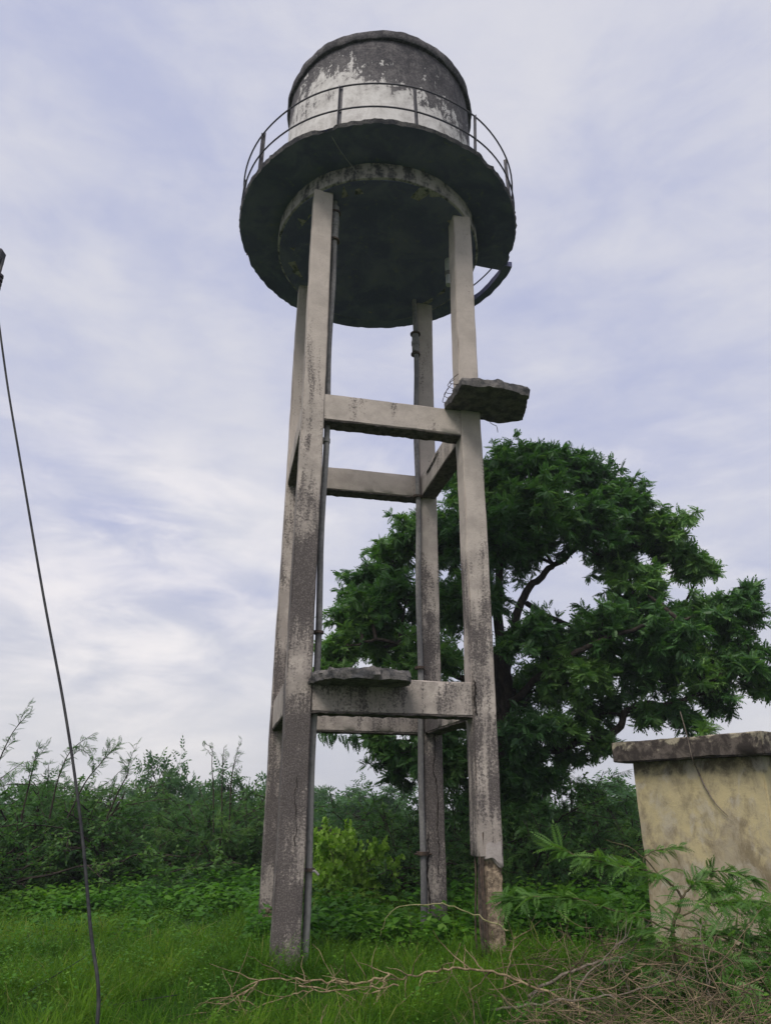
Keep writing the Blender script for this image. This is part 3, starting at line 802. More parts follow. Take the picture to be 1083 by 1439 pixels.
    wo_ = wood.mesh('trunk'); link('trunk', wo_, M_BARK, t)
    link('twigs', tw.mesh('twigs'), M_BARK, t)['kind'] = 'stuff'
neem()

# ---- bushes grown from a branching skeleton
def grow_bush(seed, H, R, stems, tmpl, frs, tint0=.45, upright=.55, sub=6, twg=4, sprigs=0, name='bush', wood_r=.03, low=.15):
    rng = np.random.default_rng(seed); wd = Tubes(); PP, DD, SS, TT = [], [], [], []
    def curve(a, d, l, r0, r1, sides, lift, n=5):
        pts = [a.copy()]; dd = d.copy()
        for k in range(n):
            dd = unit(dd + rng.normal(0, .16, 3) + np.array([0, 0, lift])); pts.append(pts[-1] + dd * l / n)
        pts = np.array(pts); wd.add(pts, np.linspace(r0, r1, n + 1), sides); return pts
    def fronds(pts, num, ct, fs=1.0):
        for f in range(num):
            q = rng.uniform(.1, 1) * (len(pts) - 1); k = min(int(q), len(pts) - 2)
            p = pts[k] + (pts[k + 1] - pts[k]) * (q - k); ax = unit(pts[k + 1] - pts[k])
            dn = unit(ax * .5 + rng.normal(0, .6, 3) + np.array([0, 0, -.05]))
            PP.append(p); DD.append(dn); SS.append(rng.uniform(.65, 1.2) * fs); TT.append(ct + rng.normal(0, .13))
    for s in range(stems):
        az_ = 2 * math.pi * (s + rng.uniform(-.4, .4)) / stems; out = rng.uniform(.1, 1.0)
        d = unit(np.array([math.cos(az_) * out, math.sin(az_) * out, upright + rng.uniform(0, .5)]))
        ln = H * rng.uniform(.75, 1.1) if out < .6 else math.hypot(H, R) * rng.uniform(.6, .9)
        st = curve(np.array([math.cos(az_) * .1, math.sin(az_) * .1, -.05]), d, ln, wood_r, wood_r * .3, 5, -.10, 7)
        ct0 = tint0 + rng.normal(0, .13)
        for b in range(sub):
            q = low + (1 - low) * (b + rng.uniform(0, 1)) / sub; k = min(int(q * 7), 6); a = st[k] + (st[k + 1] - st[k]) * (q * 7 - k)
            d2 = unit((st[k + 1] - st[k]) / ln * 3 + rng.normal(0, .75, 3))
            if a[2] < .6: d2[2] = abs(d2[2]) * .4
            bt = curve(a, d2, H * rng.uniform(.22, .42), wood_r * .35, .006, 4, -.04)
            ct = ct0 + rng.normal(0, .10)
            fronds(bt, frs // 2, ct)
            for g in range(twg):
                k = rng.integers(1, 5); d3 = unit((bt[k] - bt[k - 1]) * 3 / H + rng.normal(0, .8, 3))
                tt = curve(bt[k], d3, H * rng.uniform(.12, .25), .007, .003, 3, -.05, 4)
                fronds(tt, frs, ct + rng.normal(0, .06))
    for s in range(sprigs):
        az_ = rng.uniform(0, 6.28); a = np.array([math.cos(az_), math.sin(az_), 0]) * R * rng.uniform(.1, .6) + np.array([0, 0, H * .72])
        sp = curve(a, unit(np.array([math.cos(az_) * .5, math.sin(az_) * .5, 1.1])), H * rng.uniform(.45, .62), .012, .004, 4, .0, 7)
        for k in range(2, 8):
            for g in range(2):
                d3 = unit(sp[min(k, 7)] - sp[k - 1] + rng.normal(0, .06, 3)) + rng.normal(0, .5, 3)
                tt = curve(sp[min(k, 7)], unit(d3), H * .07, .004, .002, 3, 0, 3); fronds(tt, 3, tint0 - .1, .8)
    P = np.array(PP); P[:, 2] = np.maximum(P[:, 2], .04)
    kz = H / np.percentile(P[:, 2], 99.7); P *= np.array([1, 1, kz]); wd.V = [v * np.array([1, 1, kz]) for v in wd.V]
    fol = scatter(name + '_leaves', tmpl, P, np.array(DD), np.array(SS), np.array(TT), rng=rng)
    return fol, wd.mesh(name + '_wood')
THORN_T = pinnate(5, .135, .042, .016, .25, .3)
BUSHES = [grow_bush(20 + k, 2.4, 1.6, 14, THORN_T, 13, upright=u, sub=8, twg=5, sprigs=s, name='thorn') for k, (u, s) in enumerate([(.7, 0), (.5, 0), (.9, 2), (.6, 0)])]
SHRUB_T = broad(.085, .045)
BUSHES += [grow_bush(30 + k, 2.4, 1.5, 14, SHRUB_T, 20, upright=u, sub=8, twg=5, tint0=.5, name='shrub') for k, u in enumerate([.6, .8])]
for a, b in BUSHES: a.materials.append(M_THORN); b.materials.append(M_BARK)
def place_bush(px, pybase, Y, H, var, rz, label, width=1.0, group='bushes in the thicket', name='wild_bush', mats=None, zoff=0, src=None):
    p = at(px, pybase, Y)
    t = tag(empty(name, (p.x, p.y, ground_h(p.x, p.y) - .05 + zoff), rz), label, 'bush' if 'tree' not in name else 'tree', group)
    fo, wd = (src or BUSHES)[var]
    zc = np.empty(len(fo.vertices) * 3, np.float32); fo.vertices.foreach_get('co', zc); k = H / float(np.percentile(zc[2::3], 99.9))
    t.scale = (H / 2.4 * width, H / 2.4 * width, k)
    link('crown' if 'tree' in name else 'foliage', fo, None, t); link('trunk' if 'tree' in name else 'stem', wd, None, t)
    return t
def htop(py, Y):   # height for a top at image row py
    return at(541, py, Y).z
B = [  # px, Y, top row, variant, width, label
    (-60, 13.5, 1070, 4, 1.2, 'dark bush cut off by the left edge of the photo'),
    (20, 15.5, 1075, 2, 1.2, 'feathery thorn bush at far left with tall sprigs, left of the black cable'),
    (95, 16.5, 1090, 3, 1.2, 'thorn bush straight behind the black cable'),
    (165, 15.5, 1098, 4, 1.25, 'dense small-leaved bush just right of the black cable'),
    (225, 17.5, 1095, 1, 1.2, 'thorn bush below the round-topped far tree'),
    (290, 15.8, 1100, 2, 1.15, 'thorn bush with thin upright sprigs left of the tower legs'),
    (350, 17.0, 1095, 5, 1.2, 'small-leaved bush touching the left tower legs'),
    (400, 18.5, 1105, 0, 1.1, 'thorn bush half hidden behind the left tower legs'),
    (530, 16.5, 1120, 1, 1.05, 'thorn bush under the tree between the front legs, beside the yellow-green bush'),
    (590, 14.8, 1100, 4, 1.1, 'dark small-leaved bush behind the cracked back right leg'),
    (655, 15.5, 1090, 0, 1.2, 'dark thorn bush between the two right tower legs'),
    (735, 13.6, 1110, 1, 1.1, 'thorn bush directly right of the eroded leg'),
    (790, 14.8, 1082, 5, 1.2, 'tall small-leaved bush right of the tree trunk'),
    (850, 14.2, 1092, 0, 1.15, 'thorn bush touching the left corner of the pump house'),
    (905, 16.0, 1085, 2, 1.2, 'thorn bush mostly hidden behind the pump house corner'),
]
for k, (px, Y, py, var, wdt, lab) in enumerate(B):
    place_bush(px, 1240, Y, htop(py, Y) * 1.02, var, k * 1.9, lab, wdt)

# a second, farther row and the far trees
FAR_T = pinnate(3, .34, .16, .07, .2, .3)
FARS = [grow_bush(50 + k, 2.4, 1.2, 9, FAR_T, 7, upright=u, sub=7, twg=4, name='far', low=.35, wood_r=.04) for k, u in enumerate([1.0, .8])]
for a, b in FARS: a.materials.append(M_FAR); b.materials.append(M_BARK)
F_ = [(245, 30, 1052, 0, .62, 'round-topped far tree rising above the thicket left of the tower'),
      (322, 32, 1080, 1, .8, 'dark far tree just left of the tower legs'),
      (372, 34, 1078, 0, .8, 'small far tree showing at the edge of the left tower legs'),
      (190, 36, 1100, 1, 1.0, 'low far tree left of the round-topped one'),
      (120, 38, 1102, 0, 1.2, 'low far tree behind the black cable'),
      (30, 36, 1095, 1, 1.2, 'low far tree at the far left skyline'),
      (462, 60, 1102, 0, 1.2, 'small far tree beside the distant white pole'),
      (430, 55, 1108, 1, 1.6, 'far tree seen close right of the front left leg'),
      (500, 48, 1103, 1, 1.4, 'far tree on the skyline between the front legs'),
      (545, 42, 1096, 0, 1.4, 'far tree partly behind the big tree’s drooping leaves'),
      (820, 40, 1088, 0, 1.5, 'far tree glimpsed under the big tree’s lower right limb'),
      (880, 36, 1086, 1, 1.5, 'far tree glimpsed left of the pump house roof')]
for k, (px, Y, py, var, wdt, lab) in enumerate(F_):
    place_bush(px, 1150, Y, htop(py, Y), var, k * 2.3, lab.replace('’', "'"), wdt, 'far trees beyond the thicket', 'far_tree', src=FARS)

# yellow-green leafy bush seen between the legs
vf, vw = grow_bush(77, 2.4, 1.3, 22, broad(.17, .14), 24, tint0=.92, upright=.45, sub=8, twg=5, name='vine')
vf.materials.append(M_VINE); vw.materials.append(M_STEM)
place_bush(468, 1240, 12.9, htop(1146, 12.9), 0, .4, 'bright yellow-green leafy bush between the front tower legs', .66, None, 'leafy_bush', src=[(vf, vw)])

# ---- tall bare sprigs against the sky at the left
def sprig_plant(name, label, pts, r, seed, leaf, mat, cat='plant', nf=26, fs=1.0, side=.25, tint0=.4, group=None, stem_mat=M_BARK, branches=0):
    rng = np.random.default_rng(seed)
    b = Vector(pts[0]); t = tag(empty(name, b), label, cat, group)
    P = np.array([tuple(Vector(q) - b) for q in smooth_path(pts, 5)])
    wd = Tubes(); wd.add(P, np.linspace(r, r * .25, len(P)), 6)
    PP, DD, SS, TT = [], [], [], []
    def put(path, num, lo):
        for f in range(num):
            q = (lo + (1 - lo) * (f + rng.uniform(0, 1)) / num) * (len(path) - 1); k = min(int(q), len(path) - 2)
            ax = unit(path[k + 1] - path[k]); p = path[k] + (path[k + 1] - path[k]) * (q - k)
            PP.append(p); DD.append(unit(ax * .55 + rng.normal(0, .5, 3))); SS.append(fs * rng.uniform(.7, 1.15)); TT.append(tint0 + rng.normal(0, .14))
    put(P, nf, .3)
    for k in range(branches):
        j = rng.integers(len(P) // 4, len(P) - 2); d = unit(unit(P[j + 1] - P[j]) * .7 + rng.normal(0, .5, 3)); l = side * rng.uniform(.6, 1.2)
        br = np.array([P[j] + d * l * s + np.array([0, 0, -.08 * l * s * s]) + rng.normal(0, .012, 3) for s in np.linspace(0, 1, 6)])
        wd.add(br, np.linspace(r * .4, r * .15, 6), 4); put(br, max(6, nf // 2), .1)
    link('leaves', scatter(name + '_leaves', leaf, np.array(PP), np.array(DD), np.array(SS), np.array(TT), rng=rng), mat, t)
    link('stem', wd.mesh(name + '_stem'), stem_mat, t)
    return t
SPR = pinnate(5, .17, .065, .020, .2, .2)
for k, (pts, lab) in enumerate([
        ([(-30, 1150), (-5, 1080), (18, 1030), (44, 1000)], 'tallest leafy sprig leaning right at the left edge of the sky'),
        ([(30, 1150), (42, 1100), (50, 1065), (55, 1048)], 'short upright sprig left of the black cable'),
        ([(70, 1150), (82, 1095), (100, 1055), (131, 1032)], 'sprig crossing behind the black cable and leaning right'),
        ([(95, 1150), (120, 1100), (140, 1075), (160, 1052)], 'slanting sprig right of the black cable'),
        ([(150, 1150), (168, 1110), (180, 1085), (172, 1070)], 'small low sprig right of the slanting one'),
        ([(300, 1170), (300, 1110), (298, 1075), (299, 1048)], 'thin upright sprig left of the tower legs'),
        ([(312, 1170), (312, 1110), (313, 1075), (315, 1050)], 'thin upright sprig nearest the left of the dark far tree'),
        ([(322, 1170), (325, 1100), (330, 1070), (333, 1060)], 'short thin sprig close to the tower legs')]):
    Y = 13.2 if k < 5 else 15
    sprig_plant('thorn_sprig', lab, [at(a, b_, Y) for a, b_ in pts], .016, 300 + k, SPR, M_THORN, 'plant', 20 if k < 5 else 14, .72 if k < 5 else .5, .45, .35, 'bare sprigs above the thicket', branches=4 if k < 5 else 2)

# ---- right foreground sapling in front of the pump house
SAP = pinnate(10, .19, .046, .015, .25, .15)
def sapling():
    rng = np.random.default_rng(91); Y = 7.9
    b = at(948, 1352, Y); b.z = ground_h(b.x, b.y) - .05
    t = tag(empty('thorn_sapling', b), 'young feathery-leaved thorn sapling with dark forked stem before the ochre wall', 'sapling')
    wd = Tubes(); PP, DD, SS, TT = [], [], [], []
    def L(px, py, Yk): return at(px, py, Yk) - b
    def br(pts, r0, r1, nfr, lo, fs=1.0, ct=.45):
        P = np.array([tuple(q) for q in smooth_path(pts, 6)]); P[3:] += rng.normal(0, .006, P[3:].shape); wd.add(P, np.linspace(r0, r1, len(P)), 6)
        nfr = int(nfr * 2.0)
        for f in range(nfr):
            q = (lo + (1 - lo) * (f + rng.uniform(0, 1)) / max(nfr, 1)) * (len(P) - 1); k = min(int(q), len(P) - 2)
            ax = unit(P[k + 1] - P[k]); p = P[k] + (P[k + 1] - P[k]) * (q - k)
            d = unit(ax * .6 + np.array([rng.normal(0, .55), rng.normal(0, .5), rng.normal(0, .28)]))
            PP.append(p); DD.append(d); SS.append(fs * rng.uniform(.7, 1.15)); TT.append(ct + rng.normal(0, .15))
    br([Vector((0, 0, 0)), L(945, 1310, Y), L(952, 1280, Y), L(958, 1262, Y)], .022, .015, 0, 1)
    br([L(958, 1262, Y), L(945, 1245, Y), L(925, 1230, Y - .1), L(900, 1222, Y - .2), L(860, 1215, Y - .3), L(820, 1206, Y - .4), L(780, 1190, Y - .4)], .014, .004, 46, .3, 1.05, .55)
    br([L(930, 1234, Y - .1), L(890, 1195, Y + .1), L(850, 1180, Y + .1)], .008, .003, 0, .4)
    br([L(900, 1222, Y - .2), L(910, 1200, Y - .1), L(935, 1192, Y), L(955, 1190, Y)], .006, .003, 16, .3, .7, .5)
    br([L(958, 1262, Y), L(970, 1245, Y + .1), L(985, 1240, Y + .1), L(1010, 1250, Y + .1), L(1030, 1245, Y)], .012, .004, 34, .2, 1, .55)
    br([L(985, 1240, Y + .1), L(1000, 1225, Y + .2), L(1030, 1228, Y + .2), L(1060, 1235, Y + .2)], .008, .003, 30, .2, .8, .45)
    br([L(952, 1290, Y), L(1000, 1270, Y - .2), L(1050, 1268, Y - .3), L(1090, 1275, Y - .3)], .010, .004, 40, .25, 1, .6)
    br([L(948, 1310, Y), L(900, 1290, Y - .2), L(850, 1275, Y - .4), L(800, 1262, Y - .5), L(745, 1262, Y - .5), L(706, 1262, Y - .5)], .010, .003, 52, .4, 1.0, .55)
    br([L(946, 1325, Y), L(900, 1320, Y - .3), L(860, 1300, Y - .4)], .010, .004, 24, .3, .9, .5)
    br([L(950, 1300, Y), L(1000, 1310, Y - .3), L(1060, 1320, Y - .5), L(1090, 1310, Y - .5)], .010, .004, 40, .2, 1, .6)
    br([L(948, 1330, Y), L(985, 1350, Y - .5), L(1030, 1365, Y - .8), L(1080, 1360, Y - .9)], .010, .004, 40, .2, 1, .5)
    br([L(946, 1335, Y), L(940, 1370, Y - .6), L(920, 1390, Y - .9)], .008, .004, 18, .3, .9, .55)
    br([L(1000, 1310, Y - .3), L(1020, 1370, Y - .9), L(1060, 1410, Y - 1.2), L(1080, 1425, Y - 1.3)], .010, .004, 40, .2, 1, .6)
    for (px, py, n_) in [(1040, 1400, 26), (1000, 1360, 22), (985, 1375, 14), (1070, 1300, 22), (1060, 1345, 22), (900, 1245, 10), (1020, 1290, 20), (880, 1265, 10), (975, 1285, 14), (930, 1300, 18), (920, 1330, 18), (1000, 1325, 20), (1040, 1330, 20), (1075, 1335, 20), (900, 1350, 16), (870, 1385, 14), (960, 1345, 16), (930, 1415, 12), (1000, 1420, 16), (840, 1410, 10), (1065, 1262, 12)]:
        c = L(px, py, Y - .6)
        for _ in range(n_):
            PP.append(np.array(c) + rng.normal(0, .13, 3)); DD.append(unit(rng.normal(0, 1, 3) * np.array([1, 1, .45]))); SS.append(rng.uniform(.7, 1.1)); TT.append(.5 + rng.normal(0, .18))
    link('leaves', scatter('sapling_leaves', SAP, np.array(PP), np.array(DD), np.array(SS), np.array(TT), rollj=.35, rng=rng), M_SAPL, t)
    link('stem', wd.mesh('sapling_stem'), M_STEM, t)
sapling()
# sprig showing above the pump house roof
sprig_plant('roof_plant', 'pale feathery plant growing above the pump house roof', [at(980, 1075, 11.2), at(982, 1045, 11.2), at(986, 1028, 11.2), at(990, 1018, 11.2)], .01, 401, SAP, M_SAPL, nf=14, fs=.9, side=.3, branches=6, tint0=.6, stem_mat=M_STEM)
# dry climbing stem on the wall, hanging over the slab
def wall_pt(px, py, off=.03):
    d = ray(px, py); o = Vector((0, 0, EYE)); n_ = Hn; p0 = HA + Hn * (.17 - off)
    return o + d * ((p0 - o).dot(n_) / d.dot(n_))
def slab_pt(px, py, off=.03):
    d = ray(px, py); o = Vector((0, 0, EYE)); p0 = HA - Hn * off
    return o + d * ((p0 - o).dot(Hn) / d.dot(Hn))
tag(tube('dry_root', smooth_path([slab_pt(955, 1000), slab_pt(965, 1035), slab_pt(972, 1066), wall_pt(978, 1080), wall_pt(990, 1105), wall_pt(1004, 1128), wall_pt(1022, 1147)], 6), [.006] * 19 + [.011 - .0004 * k for k in range(18)], M_DRY2, None, 6),
    'thin dark dry root hanging over the roof slab and down the ochre wall', 'root')

# ---- undergrowth: broad-leaved weeds
def weeds():
    rng = np.random.default_rng(33); PP, DD, SS, TT = [], [], [], []
    def plant(x, y, h, n, ls, ct):
        gz = ground_h(x, y); az0 = rng.uniform(0, 6.28); lx, ly = rng.normal(0, .12, 2)
        for k in range(n):
            f = (k + .5) / n; zz_ = gz + h * (.15 + .85 * f); aa = az0 + k * 2.4
            rad = h * .35 * (1 - f * .7) * rng.uniform(.4, 1)
            PP.append((x + math.cos(aa) * rad + lx * f, y + math.sin(aa) * rad + ly * f, zz_)); DD.append((math.cos(aa), math.sin(aa), rng.uniform(-.35, .35))); SS.append(ls * rng.uniform(.6, 1.2)); TT.append(ct + rng.normal(0, .14))
    cnt = 0
    while cnt < 2700:
        y = rng.uniform(9.6, 17.5); x = rng.uniform(-.72, .5) * y
        if fnoise((x, y, 0), .35, 2) < -.15: continue
        left = x < -.16 * y
        if left and y < 12.3 and rng.random() < .93: continue
        if not left and y > 12.6: continue
        if not left and y < 10.2 and x > 1.6: continue
        far = min(1, (y - 9.6) / 3.5)
        h = rng.uniform(.16, .42) * (.85 + .5 * far) * (.75 if left and y < 14 else 1) * (1.25 if not left else 1)
        plant(x, y, h, rng.integers(10, 19), rng.uniform(.9, 1.7), .45 + .35 * fnoise((x, y, 1), .7, 5)); cnt += 1
    for _ in range(260):   # scattered among the near grass
        y = rng.uniform(6.2, 11); x = rng.uniform(-.6, .58) * y
        plant(x, y, rng.uniform(.14, .42), rng.integers(14, 26), rng.uniform(.28, .55), rng.uniform(.35, .8))
    for _ in range(900):   # small-leaved herbs woven through the left sward
        y = rng.uniform(6.2, 13.5); x = rng.uniform(-.66, -.10) * y
        if fnoise((x, y, 0), .8, 6) < -.12: continue
        plant(x, y, rng.uniform(.22, .40), rng.integers(16, 28), rng.uniform(.22, .48), .45 + .4 * fnoise((x, y, 2), .9, 3))
    me = scatter('undergrowth', broad(.085, .055), np.array(PP, float), np.array(DD, float), np.array(SS), np.array(TT), rollj=.3, rng=rng)
    tag(link('undergrowth', me, M_WEED), 'low broad-leaved weeds at the foot of the tower and thicket', 'weeds', kind='stuff')
weeds()

# ---- grass
def grass():
    rng = np.random.default_rng(44)
    def batch(ntuft, per, y0, y1, hmin, hmax, wd, spread=.70):
        y = np.sqrt(rng.uniform(y0 ** 2, y1 ** 2, ntuft)); x = rng.uniform(-spread, spread, ntuft) * y
        big = np.array([fnoise((a, b, 0), .55, 1) for a, b in zip(x, y)]); sm = np.array([fnoise((a, b, 0), 2.3, 4) for a, b in zip(x, y)])
        th = rng.uniform(hmin, hmax, ntuft) * (1 + .7 * big + .4 * sm) * rng.uniform(.6, 1.25, ntuft)
        tt = .36 + .62 * big + .30 * sm - .05 * (x > -1) + .03 * (x < -2) + rng.normal(0, .10, ntuft)
        par = np.repeat(np.arange(ntuft), per); n = len(par)
        ang = rng.uniform(0, 2 * np.pi, n); rad = np.abs(rng.normal(0, .05, n))
        H = th[par] * rng.uniform(.45, 1.2, n)
        X = x[par] + np.cos(ang) * rad; Y = y[par] + np.sin(ang) * rad
        lean = rng.normal(0, .35, (ntuft, 2))
        bx = np.cos(ang) + lean[par, 0] + rng.normal(0, .3, n); by = np.sin(ang) + lean[par, 1] + rng.normal(0, .3, n)
        L = np.hypot(bx, by) + 1e-6
        return X, Y, H, bx / L, by / L, rng.uniform(.35, 1.6, n) * H, wd * rng.uniform(.6, 1.5, n), tt[par] + rng.normal(0, .07, n)
    bs = [batch(5200, 19, 5.0, 9.6, .15, .36, .0055), batch(5000, 14, 9.2, 17.0, .16, .36, .009)]
    for fx, fy in [(-1.02, 8.49), (-1.51, 10.70), (1.19, 8.98), (.70, 11.19)]:
        b = list(batch(60, 22, 5, 6, .30, .52, .006)); m_ = len(b[0]); aa = np.repeat(rng.uniform(0, 6.28, 60), 22); rr = np.repeat(rng.uniform(.2, .55, 60), 22)
        b[0] = fx + np.cos(aa) * rr + rng.normal(0, .04, m_); b[1] = fy + np.sin(aa) * rr + rng.normal(0, .04, m_); b[7] = np.clip(b[7], .1, .45); bs.append(tuple(b))
    X, Y, H, bx_, by_, bend, Wd, tint = [np.concatenate(c) for c in zip(*bs)]; n = len(X)
    Z = np.array([ground_h(a, b) for a, b in zip(X, Y)]); sx, sy = -by_, bx_
    V = np.zeros((n, 7, 3)); lim = np.minimum(bend / H, 1.35)
    for k, (t, wv) in enumerate([(0, 1), (.4, .9), (.75, .6)]):
        for q, sg in enumerate((-1, 1)):
            V[:, k * 2 + q, 0] = X + bx_ * bend * t ** 1.7 + sg * sx * Wd * wv * .5
            V[:, k * 2 + q, 1] = Y + by_ * bend * t ** 1.7 + sg * sy * Wd * wv * .5
            V[:, k * 2 + q, 2] = Z + H * (t - .42 * t * t * lim) - .02
    V[:, 6, 0] = X + bx_ * bend; V[:, 6, 1] = Y + by_ * bend; V[:, 6, 2] = Z + H * (1 - .52 * lim)
    F = np.array([(0, 1, 3), (0, 3, 2), (2, 3, 5), (2, 5, 4), (4, 5, 6)])
    FF = (F[None] + (np.arange(n) * 7)[:, None, None]).reshape(-1, 3)
    tint = np.clip(tint, 0, .72); dry = rng.random(n) < .025; tint[dry] = .95
    me = np_mesh('grass', V.reshape(-1, 3), FF, np.repeat(tint, 7))
    tag(link('grass', me, M_GRASS), 'lush green grass around the tower', 'grass', kind='stuff')
grass()

# ---- dry brushwood
def dry_branch(label, pix, r0, r1, mat, seed, side=0, Y=None, name='dry_branch', sl=.35, group='dry cut branches in the foreground'):
    rng = np.random.default_rng(seed)
    pts = [at(a, b_, c) for a, b_, c in pix]; b0 = pts[0].copy()
    t = tag(empty(name, b0), label, 'branch', group)
    P = np.array([tuple(q - b0) for q in smooth_path(pts, 6)]); P[1:-1] += rng.normal(0, .008, P[1:-1].shape)
    wd = Tubes(); wd.add(P, np.linspace(r0, r1, len(P)), 7)
    link('stem', wd.mesh('stem'), mat, t)
    if side:
        tw = Tubes()
        for k in range(side):
            j = rng.integers(1, len(P) - 1); d = unit(unit(P[j + 1] - P[j]) * .6 + rng.normal(0, .55, 3)); l = sl * rng.uniform(.4, 1.3)
            pp = [P[j]]; dd = d
            for s in range(5): dd = unit(dd + rng.normal(0, .22, 3)); pp.append(pp[-1] + dd * l / 5)
            pp = np.array(pp); pp[:, 2] = np.maximum(pp[:, 2], .05 - b0.z); tw.add(pp, np.linspace(r1 * .8 + .002, .0015, 6), 4)
        link('twigs', tw.mesh('twigs'), mat, t)['kind'] = 'stuff'
    return t
dry_branch('thick pale dry branch arching across the grass at bottom centre', [(860, 1436, 6.7), (817, 1417, 6.8), (767, 1394, 7.0), (700, 1368, 7.1), (645, 1360, 7.1), (600, 1366, 7.1), (566, 1374, 7.1), (520, 1381, 7.1)], .0125, .006, M_DRY, 1, 24)
dry_branch('long thin forked dry branch reaching to the left across the grass', [(538, 1374, 7.1), (500, 1382, 7.1), (440, 1378, 7.1), (372, 1379, 7.1), (330, 1405, 6.9), (285, 1436, 6.8)], .010, .004, M_DRY, 2, 22, sl=.5)
dry_branch('short upright dry stick crossing the arching branch', [(545, 1368, 7.1), (534, 1392, 7.0), (517, 1436, 6.9)], .011, .007, M_DRY, 3, 5, sl=.25)
dry_branch('curved dry branch lying lowest at left of the brushwood', [(560, 1385, 6.9), (500, 1390, 6.9), (440, 1392, 6.9), (400, 1400, 6.85), (345, 1425, 6.8), (320, 1440, 6.7)], .007, .003, M_DRY, 4, 16, sl=.5)
dry_branch('thin pale dry twig curving down past the arching branch', [(420, 1385, 7.0), (480, 1395, 6.95), (510, 1412, 6.9), (540, 1436, 6.8)], .006, .004, M_DRY, 5, 3)
dry_branch('thin green-brown twig arching in front of the back right leg', [(714, 1307, 7.9), (672, 1288, 8.0), (631, 1273, 8.0), (603, 1271, 8.0), (557, 1276, 8.0), (540, 1295, 8.0), (534, 1315, 8.0)], .0075, .003, M_TWIGG, 6, 3, sl=.12)
dry_branch('upright pale forked twig beside the eroded tower leg', [(708, 1390, 7.4), (716, 1350, 7.4), (724, 1315, 7.4)], .007, .004, M_DRY, 7, 6, sl=.3)
dry_branch('grey dry branch leaning from the brush pile toward the pump house', [(740, 1400, 7.2), (788, 1372, 7.3), (840, 1352, 7.4), (878, 1342, 7.5), (900, 1316, 7.6), (902, 1290, 7.7)], .014, .005, M_DRY2, 8, 12)
dry_branch('bent dry branch standing up from the brush pile', [(800, 1430, 6.8), (815, 1385, 7.0), (850, 1345, 7.1), (880, 1322, 7.2)], .009, .004, M_DRY2, 9, 8)
dry_branch('pale forked stick at the bottom right of the brush pile', [(1005, 1439, 6.4), (985, 1415, 6.5), (968, 1388, 6.6)], .009, .004, M_DRY, 10, 7, sl=.25)
dry_branch('thin upright stick in front of the ochre wall', [(1000, 1440, 6.6), (995, 1380, 6.7), (985, 1320, 6.8), (975, 1285, 6.9)], .005, .0025, M_DRY2, 12, 4, sl=.2)
dry_branch('low dry branch running right along the bottom edge', [(690, 1420, 6.9), (760, 1410, 6.8), (850, 1400, 6.8), (940, 1380, 6.9), (975, 1372, 7)], .011, .004, M_DRY2, 13, 14)
def brush():
    rng = np.random.default_rng(66); tb = Tubes()
    for _ in range(1900):
        px = rng.uniform(470, 1130); dens = min(1, .16 + max(0, px - 640) / 260)
        if rng.random() > dens: continue
        row = rng.uniform(1352, 1600); g = atz(px, row, 0); top = .50 * min(1, max(.12, (px - 600) / 260))
        p = np.array([g.x, g.y, top * rng.beta(1.2, 1.8)]); a = rng.normal(-.25, .75)
        d = unit(np.array([math.cos(a), math.sin(a) * .8, rng.normal(.02, .30)])) * rng.choice([-1, 1]); l = rng.uniform(.15, .75)
        pts = [p]; cv = rng.normal(0, .16, 3)
        for q in range(7): d = unit(d + cv + rng.normal(0, .14, 3) + np.array([0, 0, -.05])); pts.append(pts[-1] + d * l / 7)
        pts = np.array(pts); pts[:, 2] = np.maximum(pts[:, 2], .02); r = rng.choice([.002, .003, .004, .006], p=[.4, .35, .2, .05]); tb.add(pts, np.linspace(r, r * .4, 8), 4)
        for q in range(rng.integers(0, 4)):
            k = rng.integers(1, 6); d2 = unit(d + rng.normal(0, .7, 3)); pp = [pts[k]]
            for q2 in range(3): d2 = unit(d2 + rng.normal(0, .3, 3)); pp.append(pp[-1] + d2 * l * .10)
            tb.add(np.array(pp), np.linspace(r * .5, .001, 4), 3)
    tag(link('brushwood', tb.mesh('brushwood'), M_BRUSH), 'tangled heap of dry thorny twigs in the bottom right corner', 'twigs', kind='stuff')
brush()

# ---- cable from a utility pole just outside the frame, and the far pole
pole_p = at(-60, 1300, 6.2)
def utility_pole():
    top = at(-12, 352, 5.3)
    base = Vector((top.x - .55, top.y + .15, 0))
    t = tag(empty('utility_pole', base), 'concrete utility pole whose bracket end pokes in at the left edge', 'pole')
    H = top.z + .5
    bm = bmesh.new(); r = bmesh.ops.create_cube(bm, size=1)
    for v in r['verts']:
        s = .24 if v.co.z < 0 else .16
        v.co = Vector((v.co.x * s, v.co.y * s, -.3 if v.co.z < 0 else H))
    bmesh.ops.bevel(bm, geom=bm.edges[:], offset=.02, segments=2, affect='EDGES')
    from_bm('post', bm, M_POLE, t)
    L = top - base
    arm = tube('crossarm', [(-.75, 0, L.z), (.05, 0, L.z), (L.x + .02, L.y, L.z)], .045, M_RAIL, t, 8)
    end = at(5, 362, 5.3) - base
    rough_box('bracket', (end.x - .12, end.y - .05, end.z - .07), (end.x - .005, end.y + .05, end.z + .08), M_RAIL, t, seg=.05, bev=.012, amp=.004)
    ins = at(-5, 400, 5.3) - base
    for k in range(4):
        z = ins.z + .10 - k * .045
        tube('insulator_disc', [(ins.x, ins.y, z - .012), (ins.x, ins.y, z + .012)], .045, M_PORC, t, 12)
    tube('insulator_pin', [(ins.x, ins.y, ins.z - .1), (ins.x, ins.y, end.z - .02)], .015, M_RAIL, t, 8)
    return t
utility_pole()
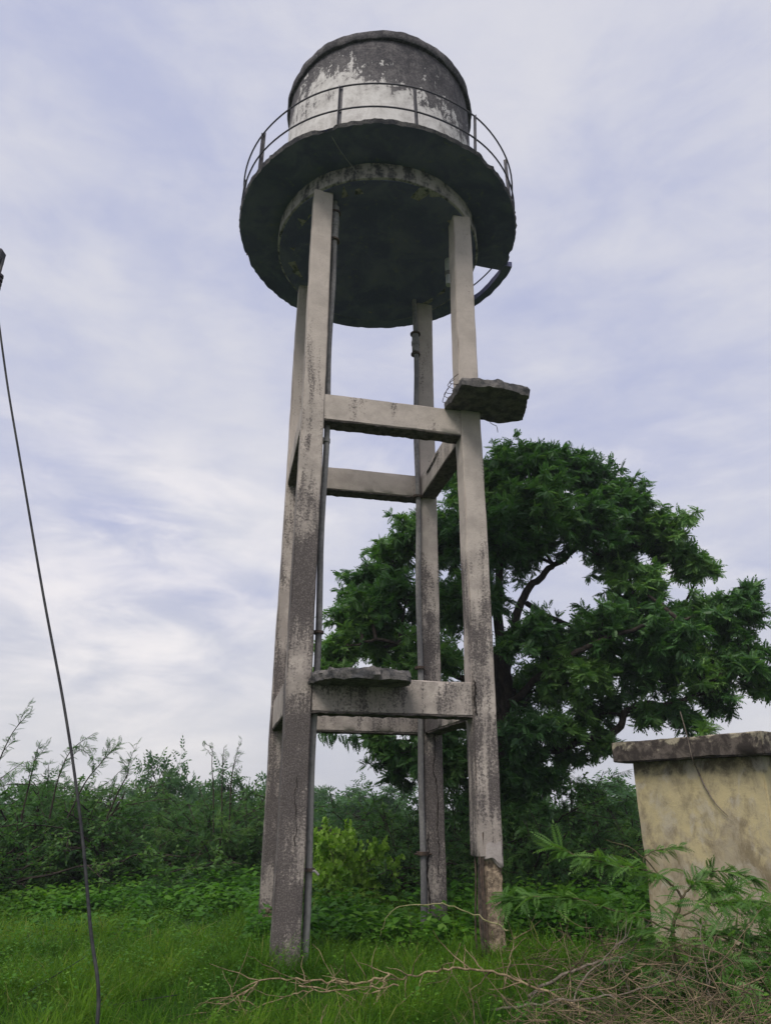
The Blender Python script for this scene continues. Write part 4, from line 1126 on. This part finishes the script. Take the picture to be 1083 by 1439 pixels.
cpx = [(-6, 415, 5.3), (0, 462, 5.2), (12, 548, 5.0), (31, 660, 4.75), (61, 835, 4.3), (90, 990, 3.85), (112, 1140, 3.45), (127, 1300, 3.1), (137, 1439, 2.85)]
cp = [at(*c) for c in cpx]
last = cp[-1]; cp += [Vector((last.x + .02, last.y - .22, .5)), Vector((last.x + .03, last.y - .40, .0)), Vector((last.x + .03, last.y - .45, -.12))]
cpath = smooth_path(cp, 6)
tag(tube('cable', cpath, [.0088 - .0030 * k / (len(cpath) - 1) for k in range(len(cpath))], M_CABLE, None, 8), 'black cable slanting down from the pole at the left edge to the grass', 'cable')
fp = at(458, 1128, 70)
fpt = tag(empty('far_pole', (fp.x, fp.y, 0)), 'slim pale pole far away between the front tower legs', 'pole')
tube('post', [(0, 0, -.2), (0, 0, at(458, 1106, 70).z)], [.16, .11], M_PORC if False else M_POLE, fpt, 8)
tube('crossarm', [(-.6, 0, at(458, 1108, 70).z), (.6, 0, at(458, 1108, 70).z)], .05, M_POLE, fpt, 6)
# thin old wires lying over the near grass at left
for k, (px_, lab) in enumerate([([(-10, 1425, 7.0), (60, 1382, 7.3), (120, 1345, 7.6)], 'thin old wire lying slantwise over grass at the far left'),
                                ([(50, 1442, 6.9), (130, 1418, 7.0), (250, 1398, 7.1)], 'thin old wire low over the grass under the cable')]):
    tag(tube('fallen_wire', smooth_path([at(*c) for c in px_], 6), .004, M_CABLE, None, 5), lab, 'wire')

# ------------------------------------------------------------------ humid air
def haze():
    bm = bmesh.new(); r = bmesh.ops.create_cube(bm, size=1)
    for v in r['verts']:
        v.co = Vector((v.co.x * 500, 80 + v.co.y * 420, -1.6 if v.co.z < 0 else 15.2))
    m, n = mat_new('humid_air')
    vol = n.n('VolumePrincipled', i={'Color': (0.86, 0.92, 1.0), 'Density': 0.0009, 'Anisotropy': 0.1})
    o = n.n('OutputMaterial'); n.t.links.new(vol.outputs[0], o.inputs['Volume'])
    tag(from_bm('haze', bm, m), 'thin humid haze in the air', 'haze', kind='stuff')
haze()
